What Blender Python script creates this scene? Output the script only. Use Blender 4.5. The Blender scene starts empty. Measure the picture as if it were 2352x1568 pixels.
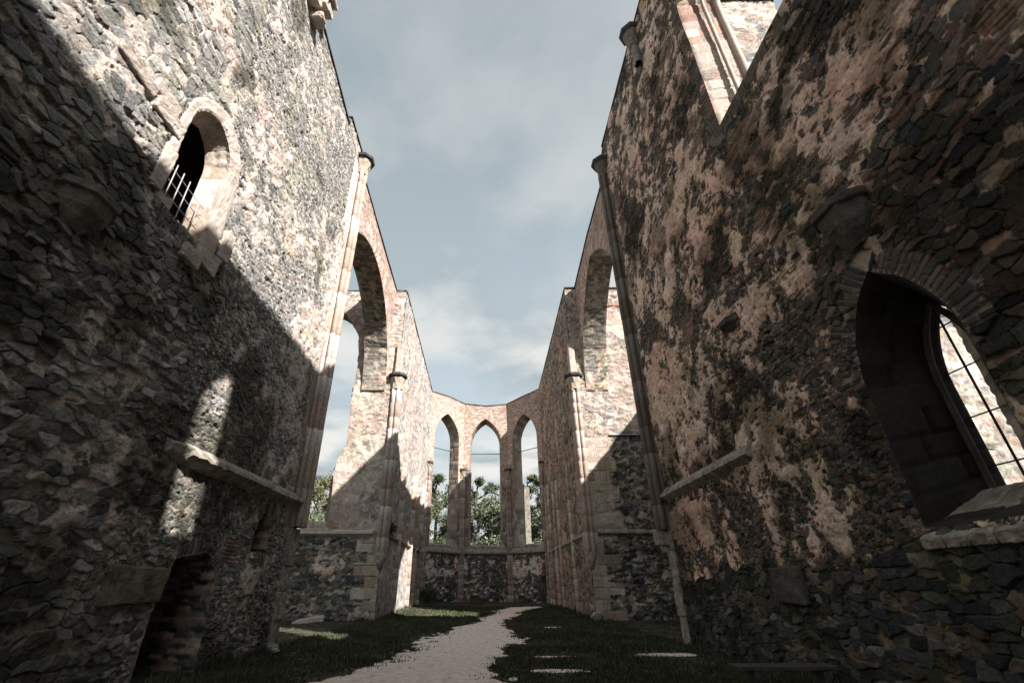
import bpy, math, random
import numpy as np
from mathutils import Vector, Matrix
from mathutils.geometry import tessellate_polygon
rng = np.random.default_rng(7); random.seed(7)
C = bpy.context.scene.collection
scn = bpy.context.scene
# ------------------------------------------------------------------ camera
cam = bpy.data.cameras.new('camera'); camo = bpy.data.objects.new('camera', cam); C.objects.link(camo)
cam.sensor_width = 36; cam.lens = 36*1045/2351.; cam.shift_x = 0.0257
cam.clip_end = 3000; cam.clip_start = .05
camo.location = (0, 0, 1.6); camo.rotation_euler = (math.radians(90+28.2), 0, 0)
scn.camera = camo
# ------------------------------------------------------------------ light
SUN = Vector((1.0, -1.03, 1.11)).normalized()          # towards the sun
sl = bpy.data.lights.new('sun', 'SUN'); sl.energy = 4.5; sl.angle = math.radians(.5); sl.color = (1, .945, .895)
so = bpy.data.objects.new('sun', sl); C.objects.link(so); so.rotation_euler = SUN.to_track_quat('Z', 'Y').to_euler()
so.location = (30, -30, 40)
scn.view_settings.view_transform = 'Standard'; scn.view_settings.look = 'None'
scn.view_settings.gamma = 1; scn.view_settings.exposure = 1.68
W = bpy.data.worlds.new('World'); scn.world = W; W.use_nodes = True
def mk(nt, t, **k):
    n = nt.nodes.new(t)
    for a, b in k.items(): setattr(n, a, b)
    return n
def world():
    nt = W.node_tree; nt.nodes.clear(); L = nt.links.new
    out = mk(nt, 'ShaderNodeOutputWorld'); bg = mk(nt, 'ShaderNodeBackground'); L(bg.outputs[0], out.inputs[0])
    sky = mk(nt, 'ShaderNodeTexSky', sky_type='NISHITA', sun_disc=False)
    sky.sun_elevation = math.asin(SUN.z); sky.sun_rotation = math.atan2(SUN.x, SUN.y); sky.dust_density = 2.0; sky.air_density = 1.0
    bg.inputs['Strength'].default_value = .092
    tc = mk(nt, 'ShaderNodeTexCoord'); sep = mk(nt, 'ShaderNodeSeparateXYZ'); L(tc.outputs['Generated'], sep.inputs[0])
    # cloud layer seen on a plane high above: direction / (height + bit)
    zz = mk(nt, 'ShaderNodeMath', operation='ADD'); L(sep.outputs['Z'], zz.inputs[0]); zz.inputs[1].default_value = .12
    zm = mk(nt, 'ShaderNodeMath', operation='MAXIMUM'); L(zz.outputs[0], zm.inputs[0]); zm.inputs[1].default_value = .05
    dx = mk(nt, 'ShaderNodeMath', operation='DIVIDE'); L(sep.outputs['X'], dx.inputs[0]); L(zm.outputs[0], dx.inputs[1])
    dy = mk(nt, 'ShaderNodeMath', operation='DIVIDE'); L(sep.outputs['Y'], dy.inputs[0]); L(zm.outputs[0], dy.inputs[1])
    cb = mk(nt, 'ShaderNodeCombineXYZ'); L(dx.outputs[0], cb.inputs[0]); L(dy.outputs[0], cb.inputs[1]); cb.inputs[2].default_value = 3.4
    n1 = mk(nt, 'ShaderNodeTexNoise'); n1.inputs['Scale'].default_value = 1.15; n1.inputs['Detail'].default_value = 8; n1.inputs['Roughness'].default_value = .52; n1.inputs['Distortion'].default_value = .25
    L(cb.outputs[0], n1.inputs['Vector'])
    r1 = mk(nt, 'ShaderNodeMapRange'); r1.inputs['From Min'].default_value = .36; r1.inputs['From Max'].default_value = .56; L(n1.outputs['Fac'], r1.inputs['Value'])
    # more cloud low in the sky than high
    el = mk(nt, 'ShaderNodeMapRange'); el.inputs['From Min'].default_value = .25; el.inputs['From Max'].default_value = .8; el.inputs['To Min'].default_value = .95; el.inputs['To Max'].default_value = .32
    L(sep.outputs['Z'], el.inputs['Value'])
    mu = mk(nt, 'ShaderNodeMath', operation='MULTIPLY'); L(r1.outputs[0], mu.inputs[0]); L(el.outputs[0], mu.inputs[1])
    # veil colour: greyer blue up high, paler low
    veil = mk(nt, 'ShaderNodeValToRGB'); L(sep.outputs['Z'], veil.inputs[0])
    e = veil.color_ramp.elements; e[0].position = .05; e[0].color = (2.2, 2.4, 2.38, 1); e[1].position = .97; e[1].color = (1.0, 1.2, 1.3, 1)
    m = e.new(.45); m.color = (1.95, 2.22, 2.28, 1)
    mx = mk(nt, 'ShaderNodeMix', data_type='RGBA'); mx.inputs[0].default_value = .86; L(sky.outputs[0], mx.inputs[6]); L(veil.outputs[0], mx.inputs[7])
    n2 = mk(nt, 'ShaderNodeTexNoise'); n2.inputs['Scale'].default_value = 2.3; n2.inputs['Detail'].default_value = 6; L(cb.outputs[0], n2.inputs['Vector'])
    cr = mk(nt, 'ShaderNodeValToRGB'); L(n2.outputs['Fac'], cr.inputs[0])
    cr.color_ramp.elements[0].position = .42; cr.color_ramp.elements[0].color = (1.45, 1.68, 1.76, 1)
    cr.color_ramp.elements[1].position = .58; cr.color_ramp.elements[1].color = (3.05, 3.0, 2.85, 1)
    mx2 = mk(nt, 'ShaderNodeMix', data_type='RGBA'); L(mu.outputs[0], mx2.inputs[0]); L(mx.outputs[2], mx2.inputs[6]); L(cr.outputs[0], mx2.inputs[7])
    # thin haze glows on the side of the sun
    dt = mk(nt, 'ShaderNodeVectorMath', operation='DOT_PRODUCT'); L(tc.outputs['Generated'], dt.inputs[0]); dt.inputs[1].default_value = tuple(SUN)
    gm = mk(nt, 'ShaderNodeMapRange', interpolation_type='SMOOTHSTEP'); gm.inputs['From Min'].default_value = .5; gm.inputs['From Max'].default_value = 1.; gm.inputs['To Min'].default_value = 1.; gm.inputs['To Max'].default_value = 1.7; L(dt.outputs['Value'], gm.inputs['Value'])
    sc = mk(nt, 'ShaderNodeVectorMath', operation='SCALE'); L(mx2.outputs[2], sc.inputs[0]); L(gm.outputs[0], sc.inputs['Scale']); L(sc.outputs[0], bg.inputs[0])
world()
# ------------------------------------------------------------------ bookkeeping
def tag(o, label=None, cat=None, group=None, kind=None):
    if label: o['label'] = label
    if cat: o['category'] = cat
    if group: o['group'] = group
    if kind: o['kind'] = kind
    return o
def thing(name, loc, label, cat, group=None):
    o = bpy.data.objects.new(name, None); C.objects.link(o); o.location = loc; o.empty_display_size = .3
    return tag(o, label, cat, group)
def link(name, me, mat, parent=None, smooth=False):
    o = bpy.data.objects.new(name, me); C.objects.link(o)
    if mat: me.materials.append(mat)
    if parent:
        o.parent = parent; o.matrix_parent_inverse = Matrix.Translation(-Vector(parent.location))
    if smooth: me.polygons.foreach_set('use_smooth', np.ones(len(me.polygons), bool))
    return o
def mesh_np(name, v, faces, col=None):
    """v (N,3); faces: list of index arrays (M,k)"""
    me = bpy.data.meshes.new(name)
    v = np.asarray(v, np.float32); me.vertices.add(len(v)); me.vertices.foreach_set('co', v.ravel())
    fs = [np.asarray(f, np.int32) for f in faces if len(f)]
    tot = sum(f.size for f in fs); npol = sum(len(f) for f in fs)
    me.loops.add(tot); me.polygons.add(npol)
    me.loops.foreach_set('vertex_index', np.concatenate([f.ravel() for f in fs]))
    sizes = np.concatenate([np.full(len(f), f.shape[1], np.int32) for f in fs])
    me.polygons.foreach_set('loop_start', np.concatenate([[0], np.cumsum(sizes)[:-1]]).astype(np.int32))
    me.update(calc_edges=True)
    if col is not None:
        a = me.color_attributes.new('Col', 'FLOAT_COLOR', 'POINT')
        c = np.ones((len(v), 4), np.float32); col = np.asarray(col, np.float32); c[:, :col.shape[1]] = col
        a.data.foreach_set('color', c.ravel())
    return me
# ------------------------------------------------------------------ noise
def hsh(ix, iy, s):
    h = (ix.astype(np.int64)*374761393 + iy.astype(np.int64)*668265263 + int(s)*2246822519) & 0xffffffff
    h = ((h ^ (h >> 13))*1274126177) & 0xffffffff
    h = ((h ^ (h >> 15))*2246822519) & 0xffffffff
    return ((h ^ (h >> 16)) & 0xffffff)/float(0xffffff)
def vn(x, y, s):
    ix = np.floor(x); iy = np.floor(y); fx = x-ix; fy = y-iy; fx = fx*fx*(3-2*fx); fy = fy*fy*(3-2*fy)
    a = hsh(ix, iy, s); b = hsh(ix+1, iy, s); c = hsh(ix, iy+1, s); d = hsh(ix+1, iy+1, s)
    return (a*(1-fx)+b*fx)*(1-fy)+(c*(1-fx)+d*fx)*fy
def fbm(x, y, s, o=4):
    t = 0; a = .5; n = 0
    for k in range(o): t = t+a*vn(x*2**k+k*17.3, y*2**k-k*9.1, s+k); n += a; a *= .55
    return t/n
def sst(a, b, x):
    t = np.clip((x-a)/(b-a), 0, 1); return t*t*(3-2*t)
def cells(U, V, w, h, s, jit=.78):
    wu = U+(fbm(U*1.3/w*.5, V*1.3/h*.3, s+50, 2)-.5)*w*.5; wv = V+(fbm(U*.6/w, V*.35/h, s+60, 3)-.5)*h*1.5
    gy = np.floor(wv/h)
    F1 = np.full(U.shape, 9.); F2 = np.full(U.shape, 9.); ID = np.zeros(U.shape); IE = np.zeros(U.shape); DX = np.zeros(U.shape); DY = np.zeros(U.shape)
    for j in (-1, 0, 1):
        ry = gy+j; off = hsh(ry, ry*0+3, s+7)
        gx = np.floor(wu/w-off)
        for i in (-1, 0, 1):
            cx = gx+i
            px = (cx+off+.5+jit*(hsh(cx, ry, s+1)-.5)); py = (ry+.5+jit*.85*(hsh(cx, ry, s+2)-.5))
            dx = wu/w-px; dy = wv/h-py
            sz = .9+.22*hsh(cx, ry, s+3)
            d = np.sqrt(dx*dx+dy*dy)/sz
            n1 = d < F1
            F2 = np.where(n1, F1, np.minimum(F2, d)); F1 = np.where(n1, d, F1)
            ID = np.where(n1, cx, ID); IE = np.where(n1, ry, IE); DX = np.where(n1, dx, DX); DY = np.where(n1, dy, DY)
    return F2-F1, ID, IE, DX, DY
STONE = np.array([(.15, .15, .152), (.19, .185, .18), (.23, .22, .205), (.28, .265, .245), (.17, .16, .145), (.12, .122, .125), (.25, .21, .17), (.31, .295, .27), (.20, .195, .16)])
DARK = np.array([(.045, .05, .058), (.07, .075, .08), (.10, .10, .10), (.06, .065, .052), (.035, .038, .045), (.13, .10, .075), (.09, .092, .07), (.16, .15, .14)])
BRICK = np.array([(.32, .20, .155), (.37, .25, .205), (.27, .17, .14), (.42, .32, .27), (.38, .28, .26), (.33, .26, .20), (.25, .20, .17)])
ASH = np.array([(.35, .29, .245), (.41, .355, .31), (.30, .235, .19), (.45, .41, .37), (.35, .27, .23)])
def pick(P, r):
    return P[np.minimum((r*len(P)).astype(int), len(P)-1)]
def brickf(U, V, bw, bh, s, joint=.012, jit=1.):
    V = V+(fbm(U*.5, V*.5, s+9, 2)-.5)*.06*jit
    r = np.floor(V/bh); sh = hsh(r, r*0, s)*bw; u = U+sh; c = np.floor(u/bw)
    e = np.minimum(np.minimum(u-c*bw, (c+1)*bw-u), np.minimum(V-r*bh, (r+1)*bh-V))
    return e, c, r
def masonry(U, V, S):
    s = S.get('seed', 1)
    P = S.get('stones', STONE)
    bw, bh = S.get('big', (.5, .27)); sw, sh_ = S.get('small', (.24, .15))
    rel = S.get('relief', 1.)
    if 'reliefmap' in S: rel = rel*S['reliefmap'](U, V)
    # small stones
    def layer(w, h, sd, pal):
        e, a, b, dx, dy = cells(U, V, w, h, sd)
        r1 = hsh(a, b, sd+11); r2 = hsh(a, b, sd+12); r3 = hsh(a, b, sd+13); r4 = hsh(a, b, sd+14)
        k = min(w, h)
        m = sst(.03, .085, e+.07*(vn(U*24, V*24, sd+30)-.5))
        hh = m*(.012+k*.38*r1**1.5)*rel + m*rel*k*((r2-.5)*dx*.38+(r3-.5)*dy*.42) + (m-1)*(.045+.25*k)*np.minimum(1.2, .45+.55*rel)
        missing = (r4 < S.get('missing', .05)); hh = np.where(missing, -k*.45*rel*m, hh)
        cc = pick(pal, hsh(a, b, sd+15))*(.75+.5*hsh(a, b, sd+16))[..., None]
        return hh, cc, m
    hs, cs, ms = layer(sw, sh_, s+100, P)
    bm = S.get('bigmask')
    bmv = .55*fbm(U*.55, V*.7, s+200, 2)+.45*fbm(U*2.1, V*2.9, s+210, 2)+(bm(U, V) if bm else 0)
    if (bmv > .45).any():
        hb, cbb, mb = layer(bw, bh, s+300, P)
        k = bmv > .545
        hs = np.where(k, hb, hs); cs = np.where(k[..., None], cbb, cs); ms = np.where(k, mb, ms)
    # small pinning stones wedged into the joints
    if S.get('pins', 1):
        ht_, ct_, mt_ = layer(sw*.42, sh_*.42, s+350, P)
        ht_ = ht_-.012*rel-.02*rel*hsh(np.floor(U*9), np.floor(V*9), s+351)
        kt = (ms < .55) & (ht_ > hs)
        hs = np.where(kt, ht_, hs); cs = np.where(kt[..., None], ct_*.95, cs); ms = np.where(kt, mt_, ms)
    # brick patches
    bt = S.get('brick', .0)
    bv = fbm(U*.45+5, V*.6, s+400, 3); bmf = S.get('brickmask')
    if bmf: bv = bv+bmf(U, V)
    kb = bv > (1-bt)
    if kb.any():
        e, c, r = brickf(U, V, S.get('bw', .29), S.get('bh', .085), s+5)
        r1 = hsh(c, r, s+6); m = sst(.0, .014, e-.002)
        hb = m*(.01+.022*r1)*rel-(1-m)*.012*rel; cb_ = pick(S.get('bricks', BRICK), hsh(c, r, s+8))*(.75+.5*hsh(c, r, s+9))[..., None]
        hs = np.where(kb, hb, hs); cs = np.where(kb[..., None], cb_, cs); ms = np.where(kb, m, ms)
    # coursed ashlar blocks
    am = S.get('ashlar')
    if am:
        ka = am(U, V) > .5
        e, c, r = brickf(U, V, S.get('aw', .75), S.get('ah', .42), s+21, jit=.15)
        m = sst(.0, .02, e-.004); hb = m*(.01+.02*hsh(c, r, s+22))-(1-m)*.02
        ca = pick(S.get('ashc', ASH), hsh(c, r, s+23))*(.85+.3*hsh(c, r, s+24))[..., None]
        hs = np.where(ka, hb, hs); cs = np.where(ka[..., None], ca, cs); ms = np.where(ka, m, ms)
    # mortar / plaster level
    lv = S.get('mortar', -.03)+S.get('mamp', .12)*(fbm(U*.7, V*.7, s+500, 4)-.5)*2*.5
    for (pu, pv, ru, rv, hgt) in S.get('plaster', []):
        d = np.sqrt(((U-pu)/ru)**2+((V-pv)/rv)**2)+(fbm(U*1.6, V*1.6, s+600, 4)-.5)*1.1
        lv = np.maximum(lv, np.where(d < 1.15, hgt*sst(1.1, .85, d)-.06*(1-sst(1.1, .85, d)), -9))
    hm = lv+S.get('jointvar', .13)*(fbm(U*3.1, V*3.1, s+690, 2)-.5)+.045*(fbm(U*6, V*6, s+700, 3)-.5)+.022*(fbm(U*19, V*19, s+710, 3)-.5)-.03*sst(.66, .8, fbm(U*11, V*11, s+715, 2))
    mc = np.array(S.get('mortarcol', (.36, .31, .25)))*S.get('dim', 1.)
    mcol = mc*(.62+.75*fbm(U*2.2, V*2.2, s+720, 4))[..., None]
    pk = sst(.52, .7, fbm(U*.5, V*.5, s+730, 3))[..., None]
    mcol = mcol*(1-pk)+pk*mcol*np.array(S.get('pink', (1.08, .86, .84)))
    t = sst(-.006, .008, hm-hs)
    fine = (.018*(fbm(U*13, V*15, s+800, 3)-.5)+.008*(vn(U*55, V*55, s+805)-.5))*rel
    h = np.maximum(hs+fine, hm)
    h = h+.05*rel*(fbm(U*.35, V*.35, s+810, 3)-.5)
    deep = sst(-.02, -.07, hs)*(1-t)
    col = cs*(1-t[..., None])+mcol*t[..., None]
    moss = (sst(.5, .72, fbm(U*1.1, V*1.1, s+820, 4))*S.get('moss', .5))[..., None]
    col = col*(1-moss)+moss*col*np.array((.82, .9, .64))
    col = col*(.8+.4*fbm(U*9, V*9, s+830, 3))[..., None]
    if 'shade_stain' in S:      # algae-dark patches that also paint extra shade into the shaded lower walls
        g = sst(.46, .60, fbm(U*.75, V*.55, s+840, 4)+S['shade_stain'](U, V))[..., None]
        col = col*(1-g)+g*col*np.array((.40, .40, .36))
    return h, col
_m0 = masonry
def _two(U, V, Sa, Sb, zc):
    h1, c1 = _m0(U, V, Sa); h2, c2 = _two(U, V, *Sb) if isinstance(Sb, tuple) else _m0(U, V, Sb); k = V < (zc(U) if callable(zc) else zc)
    return np.where(k, h1, h2), np.where(k[..., None], c1, c2)
def masonry(U, V, S):
    return _two(U, V, *S['two']) if 'two' in S else _m0(U, V, S)
# ------------------------------------------------------------------ materials
def mat_masonry(name, bump=.5, rough=.93):
    m = bpy.data.materials.new(name); m.use_nodes = True; nt = m.node_tree; L = nt.links.new
    b = nt.nodes['Principled BSDF']; b.inputs['Roughness'].default_value = rough; b.inputs['Specular IOR Level'].default_value = .25
    at = mk(nt, 'ShaderNodeAttribute', attribute_name='Col'); tc = mk(nt, 'ShaderNodeTexCoord')
    n = mk(nt, 'ShaderNodeTexNoise'); n.inputs['Scale'].default_value = 14; n.inputs['Detail'].default_value = 9; n.inputs['Roughness'].default_value = .7; L(tc.outputs['Object'], n.inputs['Vector'])
    r = mk(nt, 'ShaderNodeMapRange'); r.inputs['From Min'].default_value = .3; r.inputs['From Max'].default_value = .7; r.inputs['To Min'].default_value = .55; r.inputs['To Max'].default_value = 1.4; L(n.outputs['Fac'], r.inputs['Value'])
    mx = mk(nt, 'ShaderNodeVectorMath', operation='SCALE'); L(at.outputs['Color'], mx.inputs[0]); L(r.outputs[0], mx.inputs['Scale']); L(mx.outputs[0], b.inputs['Base Color'])
    bp = mk(nt, 'ShaderNodeBump'); bp.inputs['Strength'].default_value = bump; bp.inputs['Distance'].default_value = .05
    n3 = mk(nt, 'ShaderNodeTexNoise'); n3.inputs['Scale'].default_value = 17; n3.inputs['Detail'].default_value = 9; n3.inputs['Roughness'].default_value = .68; L(tc.outputs['Object'], n3.inputs['Vector'])
    L(n3.outputs['Fac'], bp.inputs['Height']); L(bp.outputs[0], b.inputs['Normal'])
    return m
def mat_stone(name, c1, c2, c3=None, scale=3., bump=.35, rough=.88, fine=40):
    m = bpy.data.materials.new(name); m.use_nodes = True; nt = m.node_tree; L = nt.links.new
    b = nt.nodes['Principled BSDF']; b.inputs['Roughness'].default_value = rough; b.inputs['Specular IOR Level'].default_value = .25
    tc = mk(nt, 'ShaderNodeTexCoord')
    n = mk(nt, 'ShaderNodeTexNoise'); n.inputs['Scale'].default_value = scale; n.inputs['Detail'].default_value = 8; n.inputs['Roughness'].default_value = .65; L(tc.outputs['Object'], n.inputs['Vector'])
    cr = mk(nt, 'ShaderNodeValToRGB'); L(n.outputs['Fac'], cr.inputs[0]); e = cr.color_ramp.elements
    e[0].position = .35; e[0].color = (*c1, 1); e[1].position = .66; e[1].color = (*c2, 1)
    if c3: k = e.new(.5); k.color = (*c3, 1)
    L(cr.outputs[0], b.inputs['Base Color'])
    n2 = mk(nt, 'ShaderNodeTexNoise'); n2.inputs['Scale'].default_value = fine; n2.inputs['Detail'].default_value = 5; L(tc.outputs['Object'], n2.inputs['Vector'])
    bp = mk(nt, 'ShaderNodeBump'); bp.inputs['Strength'].default_value = bump; bp.inputs['Distance'].default_value = .02; L(n2.outputs['Fac'], bp.inputs['Height']); L(bp.outputs[0], b.inputs['Normal'])
    return m
MM = mat_masonry('rubble_masonry', 1.)
MB = mat_masonry('brick_masonry', .35)
MS = mat_masonry('dressed_stone', .3, .85)
MCOP = mat_stone('coping_slate', (.03, .03, .032), (.09, .085, .08), scale=2)
MLEDGE = mat_stone('ledge_stone', (.10, .105, .075), (.36, .33, .29), (.24, .21, .175), scale=5)
MFRAME = mat_stone('window_stone', (.30, .255, .215), (.42, .375, .33), (.36, .31, .27), scale=2.5)
MIRON = mat_stone('rusty_iron', (.02, .018, .016), (.055, .045, .04), scale=20, rough=.6)
MGALV = mat_stone('grey_iron', (.22, .22, .22), (.36, .35, .34), scale=20, rough=.5)
MWOOD = mat_stone('old_wood', (.03, .028, .024), (.085, .075, .062), scale=12, rough=.8)
MWALLB = mat_stone('plain_rubble', (.10, .095, .085), (.30, .27, .23), (.2, .18, .15), scale=4)
MTIN = mat_stone('tin_flashing', (.25, .3, .34), (.42, .48, .52), scale=3, rough=.45)
# ------------------------------------------------------------------ outlines
def arch_poly(c, w, z0, zs, apex, n=9, ragged=0, sd=1):
    """pointed opening outline, counter-clockwise from bottom left"""
    hw = w/2; pts = [(c-hw, z0), (c+hw, z0)]
    k = max(2, int((zs-z0)/.8)); r = random.Random(sd)
    for i in range(1, k): pts.append((c+hw, z0+(zs-z0)*i/k))
    rise = apex-zs; R = (rise*rise+hw*hw)/(2*hw)      # circle centre on the springing line
    for i in range(n+1):                               # right side up
        t = math.asin(min(1, rise/R))*i/n; pts.append((c+hw-R+R*math.cos(t), zs+R*math.sin(t)))
    for i in range(n-1, -1, -1):
        t = math.asin(min(1, rise/R))*i/n; pts.append((c-hw+R-R*math.cos(t), zs+R*math.sin(t)))
    for i in range(k-1, 0, -1): pts.append((c-hw, z0+(zs-z0)*i/k))
    if ragged: pts = [(x+r.uniform(-ragged, ragged), z+(r.uniform(-ragged, ragged) if z > z0 else 0)) for x, z in pts]
    return pts
def inside(poly, X, Y):
    p = np.array(poly); r = np.zeros(X.shape, bool); n = len(p)
    for i in range(n):
        x1, y1 = p[i]; x2, y2 = p[(i+1) % n]
        if y1 == y2: continue
        c = ((y1 > Y) != (y2 > Y)) & (X < (x2-x1)*(Y-y1)/(y2-y1)+x1); r ^= c
    return r
def nearest(poly, X, Y, closed=True):
    p = np.array(poly, float); n = len(p); best = np.full(X.shape, 1e9); bx = X.copy(); by = Y.copy(); bs = np.zeros(X.shape); acc = 0
    for i in range(n if closed else n-1):
        a = p[i]; b = p[(i+1) % n]; d = b-a; L = math.hypot(*d)
        if L < 1e-9: continue
        t = np.clip(((X-a[0])*d[0]+(Y-a[1])*d[1])/(L*L), 0, 1); qx = a[0]+t*d[0]; qy = a[1]+t*d[1]
        q = np.hypot(X-qx, Y-qy); k = q < best
        best = np.where(k, q, best); bx = np.where(k, qx, bx); by = np.where(k, qy, by); bs = np.where(k, acc+t*L, bs); acc += L
    return best, bx, by, bs
def axis(a, b, lo, k, off):
    """positions a..b with spacing max(lo, k*distance from the eye)"""
    r = [a]
    while r[-1] < b: r.append(r[-1]+max(lo, k*math.hypot(r[-1], off)))
    r[-1] = b; return np.array(r)
def panel(name, frame, us, vs, S, top=None, holes=(), T=1.3, mat=None, parent=None, notch=None, vous=None):
    """height-field masonry face with real holes, plus back, top and end faces. frame=(origin, u, v, n)"""
    P0, ud, vd, nd = [np.array(q, float) for q in frame]
    U, V = np.meshgrid(us, vs, indexing='ij')
    h, col = masonry(U, V, S)
    near_h = np.full(U.shape, 9.)
    info = []
    for H in holes:
        p = np.array(H); lo = p.min(0)-.7; hi = p.max(0)+.7
        k = (U > lo[0]) & (U < hi[0]) & (V > lo[1]) & (V < hi[1])
        d = np.full(U.shape, 9.); bx = U.copy(); by = V.copy(); bs = np.zeros(U.shape)
        a, b, c, e = nearest(H, U[k], V[k]); d[k] = a; bx[k] = b; by[k] = c; bs[k] = e
        ins = inside(H, U, V)
        if vous:                                        # ring of voussoirs
            zs, wid, vp = vous
            kv = (d < wid*(.7+.5*vn(bs*7, bs*0, 4))) & ~ins & (by > zs) & (fbm(U*2.2, V*2.2, 66, 2) > S.get('vcut', .30))
            if kv.any():
                ee, cc, rr = brickf(d[kv]*1., bs[kv], wid, S.get('vb', .10), 77, jit=0)
                m = sst(.0, .014, ee-.002); r1 = hsh(cc, rr, 5)
                hv = m*(.02+.02*r1)-(1-m)*.02; cv = pick(vp, hsh(cc, rr, 3))*(.75+.5*r1)[..., None]*(1-.0*m[..., None])
                cv = cv*m[..., None]+np.array(S.get('mortarcol', (.36, .31, .25)))*(1-m[..., None])
                h[kv] = hv; col[kv] = cv
        near_h = np.minimum(near_h, d); info.append((d, bx, by, ins))
    h = h*sst(0, .12, near_h)
    uc = (U[:-1, :-1]+U[1:, 1:])/2; vc = (V[:-1, :-1]+V[1:, 1:])/2
    keep = np.ones(uc.shape, bool)
    for H in holes: keep &= ~inside(H, uc, vc)
    if top is not None:
        tp = np.interp(U[:, 0], [t[0] for t in top], [t[1] for t in top])
        # squeeze the grid's top rows onto the profile
        V = np.minimum(V, tp[:, None]); keep &= (V[:-1, 1:]-V[:-1, :-1] > 1e-4)
    nu, nv = U.shape
    kp = np.zeros((nu+1, nv+1), int); full = np.zeros((nu, nv), int)
    kk = keep.astype(int)
    full[:-1, :-1] += kk; full[1:, :-1] += kk; full[:-1, 1:] += kk; full[1:, 1:] += kk
    bound = (full > 0) & (full < 4)
    for (d, bx, by, ins) in info:
        du = np.gradient(us)[:, None]*1.5+np.gradient(vs)[None, :]*1.5
        k = bound & (d < du) & (d < 1)
        U = np.where(k, bx, U); V = np.where(k, by, V); h = np.where(k, 0, h)
    pos = P0+U[..., None]*ud+V[..., None]*vd+h[..., None]*nd
    used = full > 0; idx = np.full(U.shape, -1); idx[used] = np.arange(used.sum())
    i, j = np.nonzero(keep)
    q = np.stack([idx[i, j], idx[i+1, j], idx[i+1, j+1], idx[i, j+1]], 1)
    if np.dot(np.cross(ud, vd), nd) < 0: q = q[:, ::-1]
    verts = [pos[used]]; cols = [col[used]]; n0 = used.sum(); faces = [q]
    # back sheet with the same openings, top and ends
    if T:
        tl = top if top is not None else [(us[0], vs[-1]), (us[-1], vs[-1])]
        outer = [(us[0], vs[0]), (us[-1], vs[0])]+[(min(max(a, us[0]), us[-1]), b) for a, b in tl][::-1]
        if notch: outer = [(us[0], vs[0])]+notch+[(us[-1], vs[0])]+outer[2:]
        rings = [outer]+([] if notch else [list(reversed(H)) for H in holes])
        tri = tessellate_polygon([[Vector((a, b, 0)) for a, b in r] for r in rings])
        flat = np.array([p for r in rings for p in r]); bp = P0+flat[:, :1]*ud+flat[:, 1:]*vd-T*nd
        verts.append(bp); cols.append(np.tile([.2, .18, .15], (len(bp), 1))); faces.append(np.array(tri)+n0); n0 += len(bp)
        m = len(outer); o = np.array(outer)
        f1 = P0+o[:, :1]*ud+o[:, 1:]*vd-.02*nd; b1 = P0+o[:, :1]*ud+o[:, 1:]*vd-T*nd
        verts += [f1, b1]; cols.append(np.tile([.24, .21, .17], (2*m, 1)))
        a = np.arange(m); b = (a+1) % m
        faces.append(np.stack([n0+a, n0+b, n0+m+b, n0+m+a], 1)); n0 += 2*m
    me = mesh_np(name, np.concatenate(verts), faces, np.concatenate(cols))
    return link(name, me, mat or MM, parent)
def reveal(name, frame, H, T, S, parent, step=.08, back=None, mat=None, skipbottom=False, front=-.004):
    """lining of an opening: outline H at the face to outline back (or H) at depth T"""
    P0, ud, vd, nd = [np.array(q, float) for q in frame]
    p = np.array(H, float); b = np.array(back if back is not None else H, float)
    n = len(p); A = []; B = []; arc = []; acc = 0
    rng_i = range(1, n) if skipbottom else range(n)
    for i in rng_i:
        a0, a1 = p[i], p[(i+1) % n]; b0, b1 = b[i], b[(i+1) % n]; L = math.hypot(*(a1-a0)); k = max(1, int(L/step))
        for t in range(k): A.append(a0+(a1-a0)*t/k); B.append(b0+(b1-b0)*t/k); arc.append(acc+L*t/k)
        acc += L
    A.append(p[0] if skipbottom else p[0]); B.append(b[0]); arc.append(acc)
    A = np.array(A); B = np.array(B); arc = np.array(arc)
    nd_ = max(2, int(T/step)+1); ds = np.linspace(front, T, nd_)
    AR, DS = np.meshgrid(arc, ds, indexing='ij')
    h, col = masonry(DS+3.1, AR, S)
    tt = np.clip(DS/T, 0, 1)
    XY = A[:, None]*(1-tt[..., None])+B[:, None]*tt[..., None]
    tan = np.gradient(A, axis=0); tan /= np.maximum(1e-6, np.hypot(tan[:, 0], tan[:, 1]))[:, None]
    nin = np.stack([-tan[:, 1], tan[:, 0]], 1)           # inward (ccw outline)
    ed = sst(0, .06, DS)*sst(0, .06, T-DS)
    XY = XY+nin[:, None]*(h*ed)[..., None]
    pos = P0+XY[..., :1]*ud+XY[..., 1:]*vd-DS[..., None]*nd
    a, c = AR.shape; ix = np.arange(a*c).reshape(a, c)
    q = np.stack([ix[:-1, :-1], ix[1:, :-1], ix[1:, 1:], ix[:-1, 1:]], -1).reshape(-1, 4)
    return link(name, mesh_np(name, pos.reshape(-1, 3), [q], col.reshape(-1, 3)), mat or MS, parent)
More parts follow.
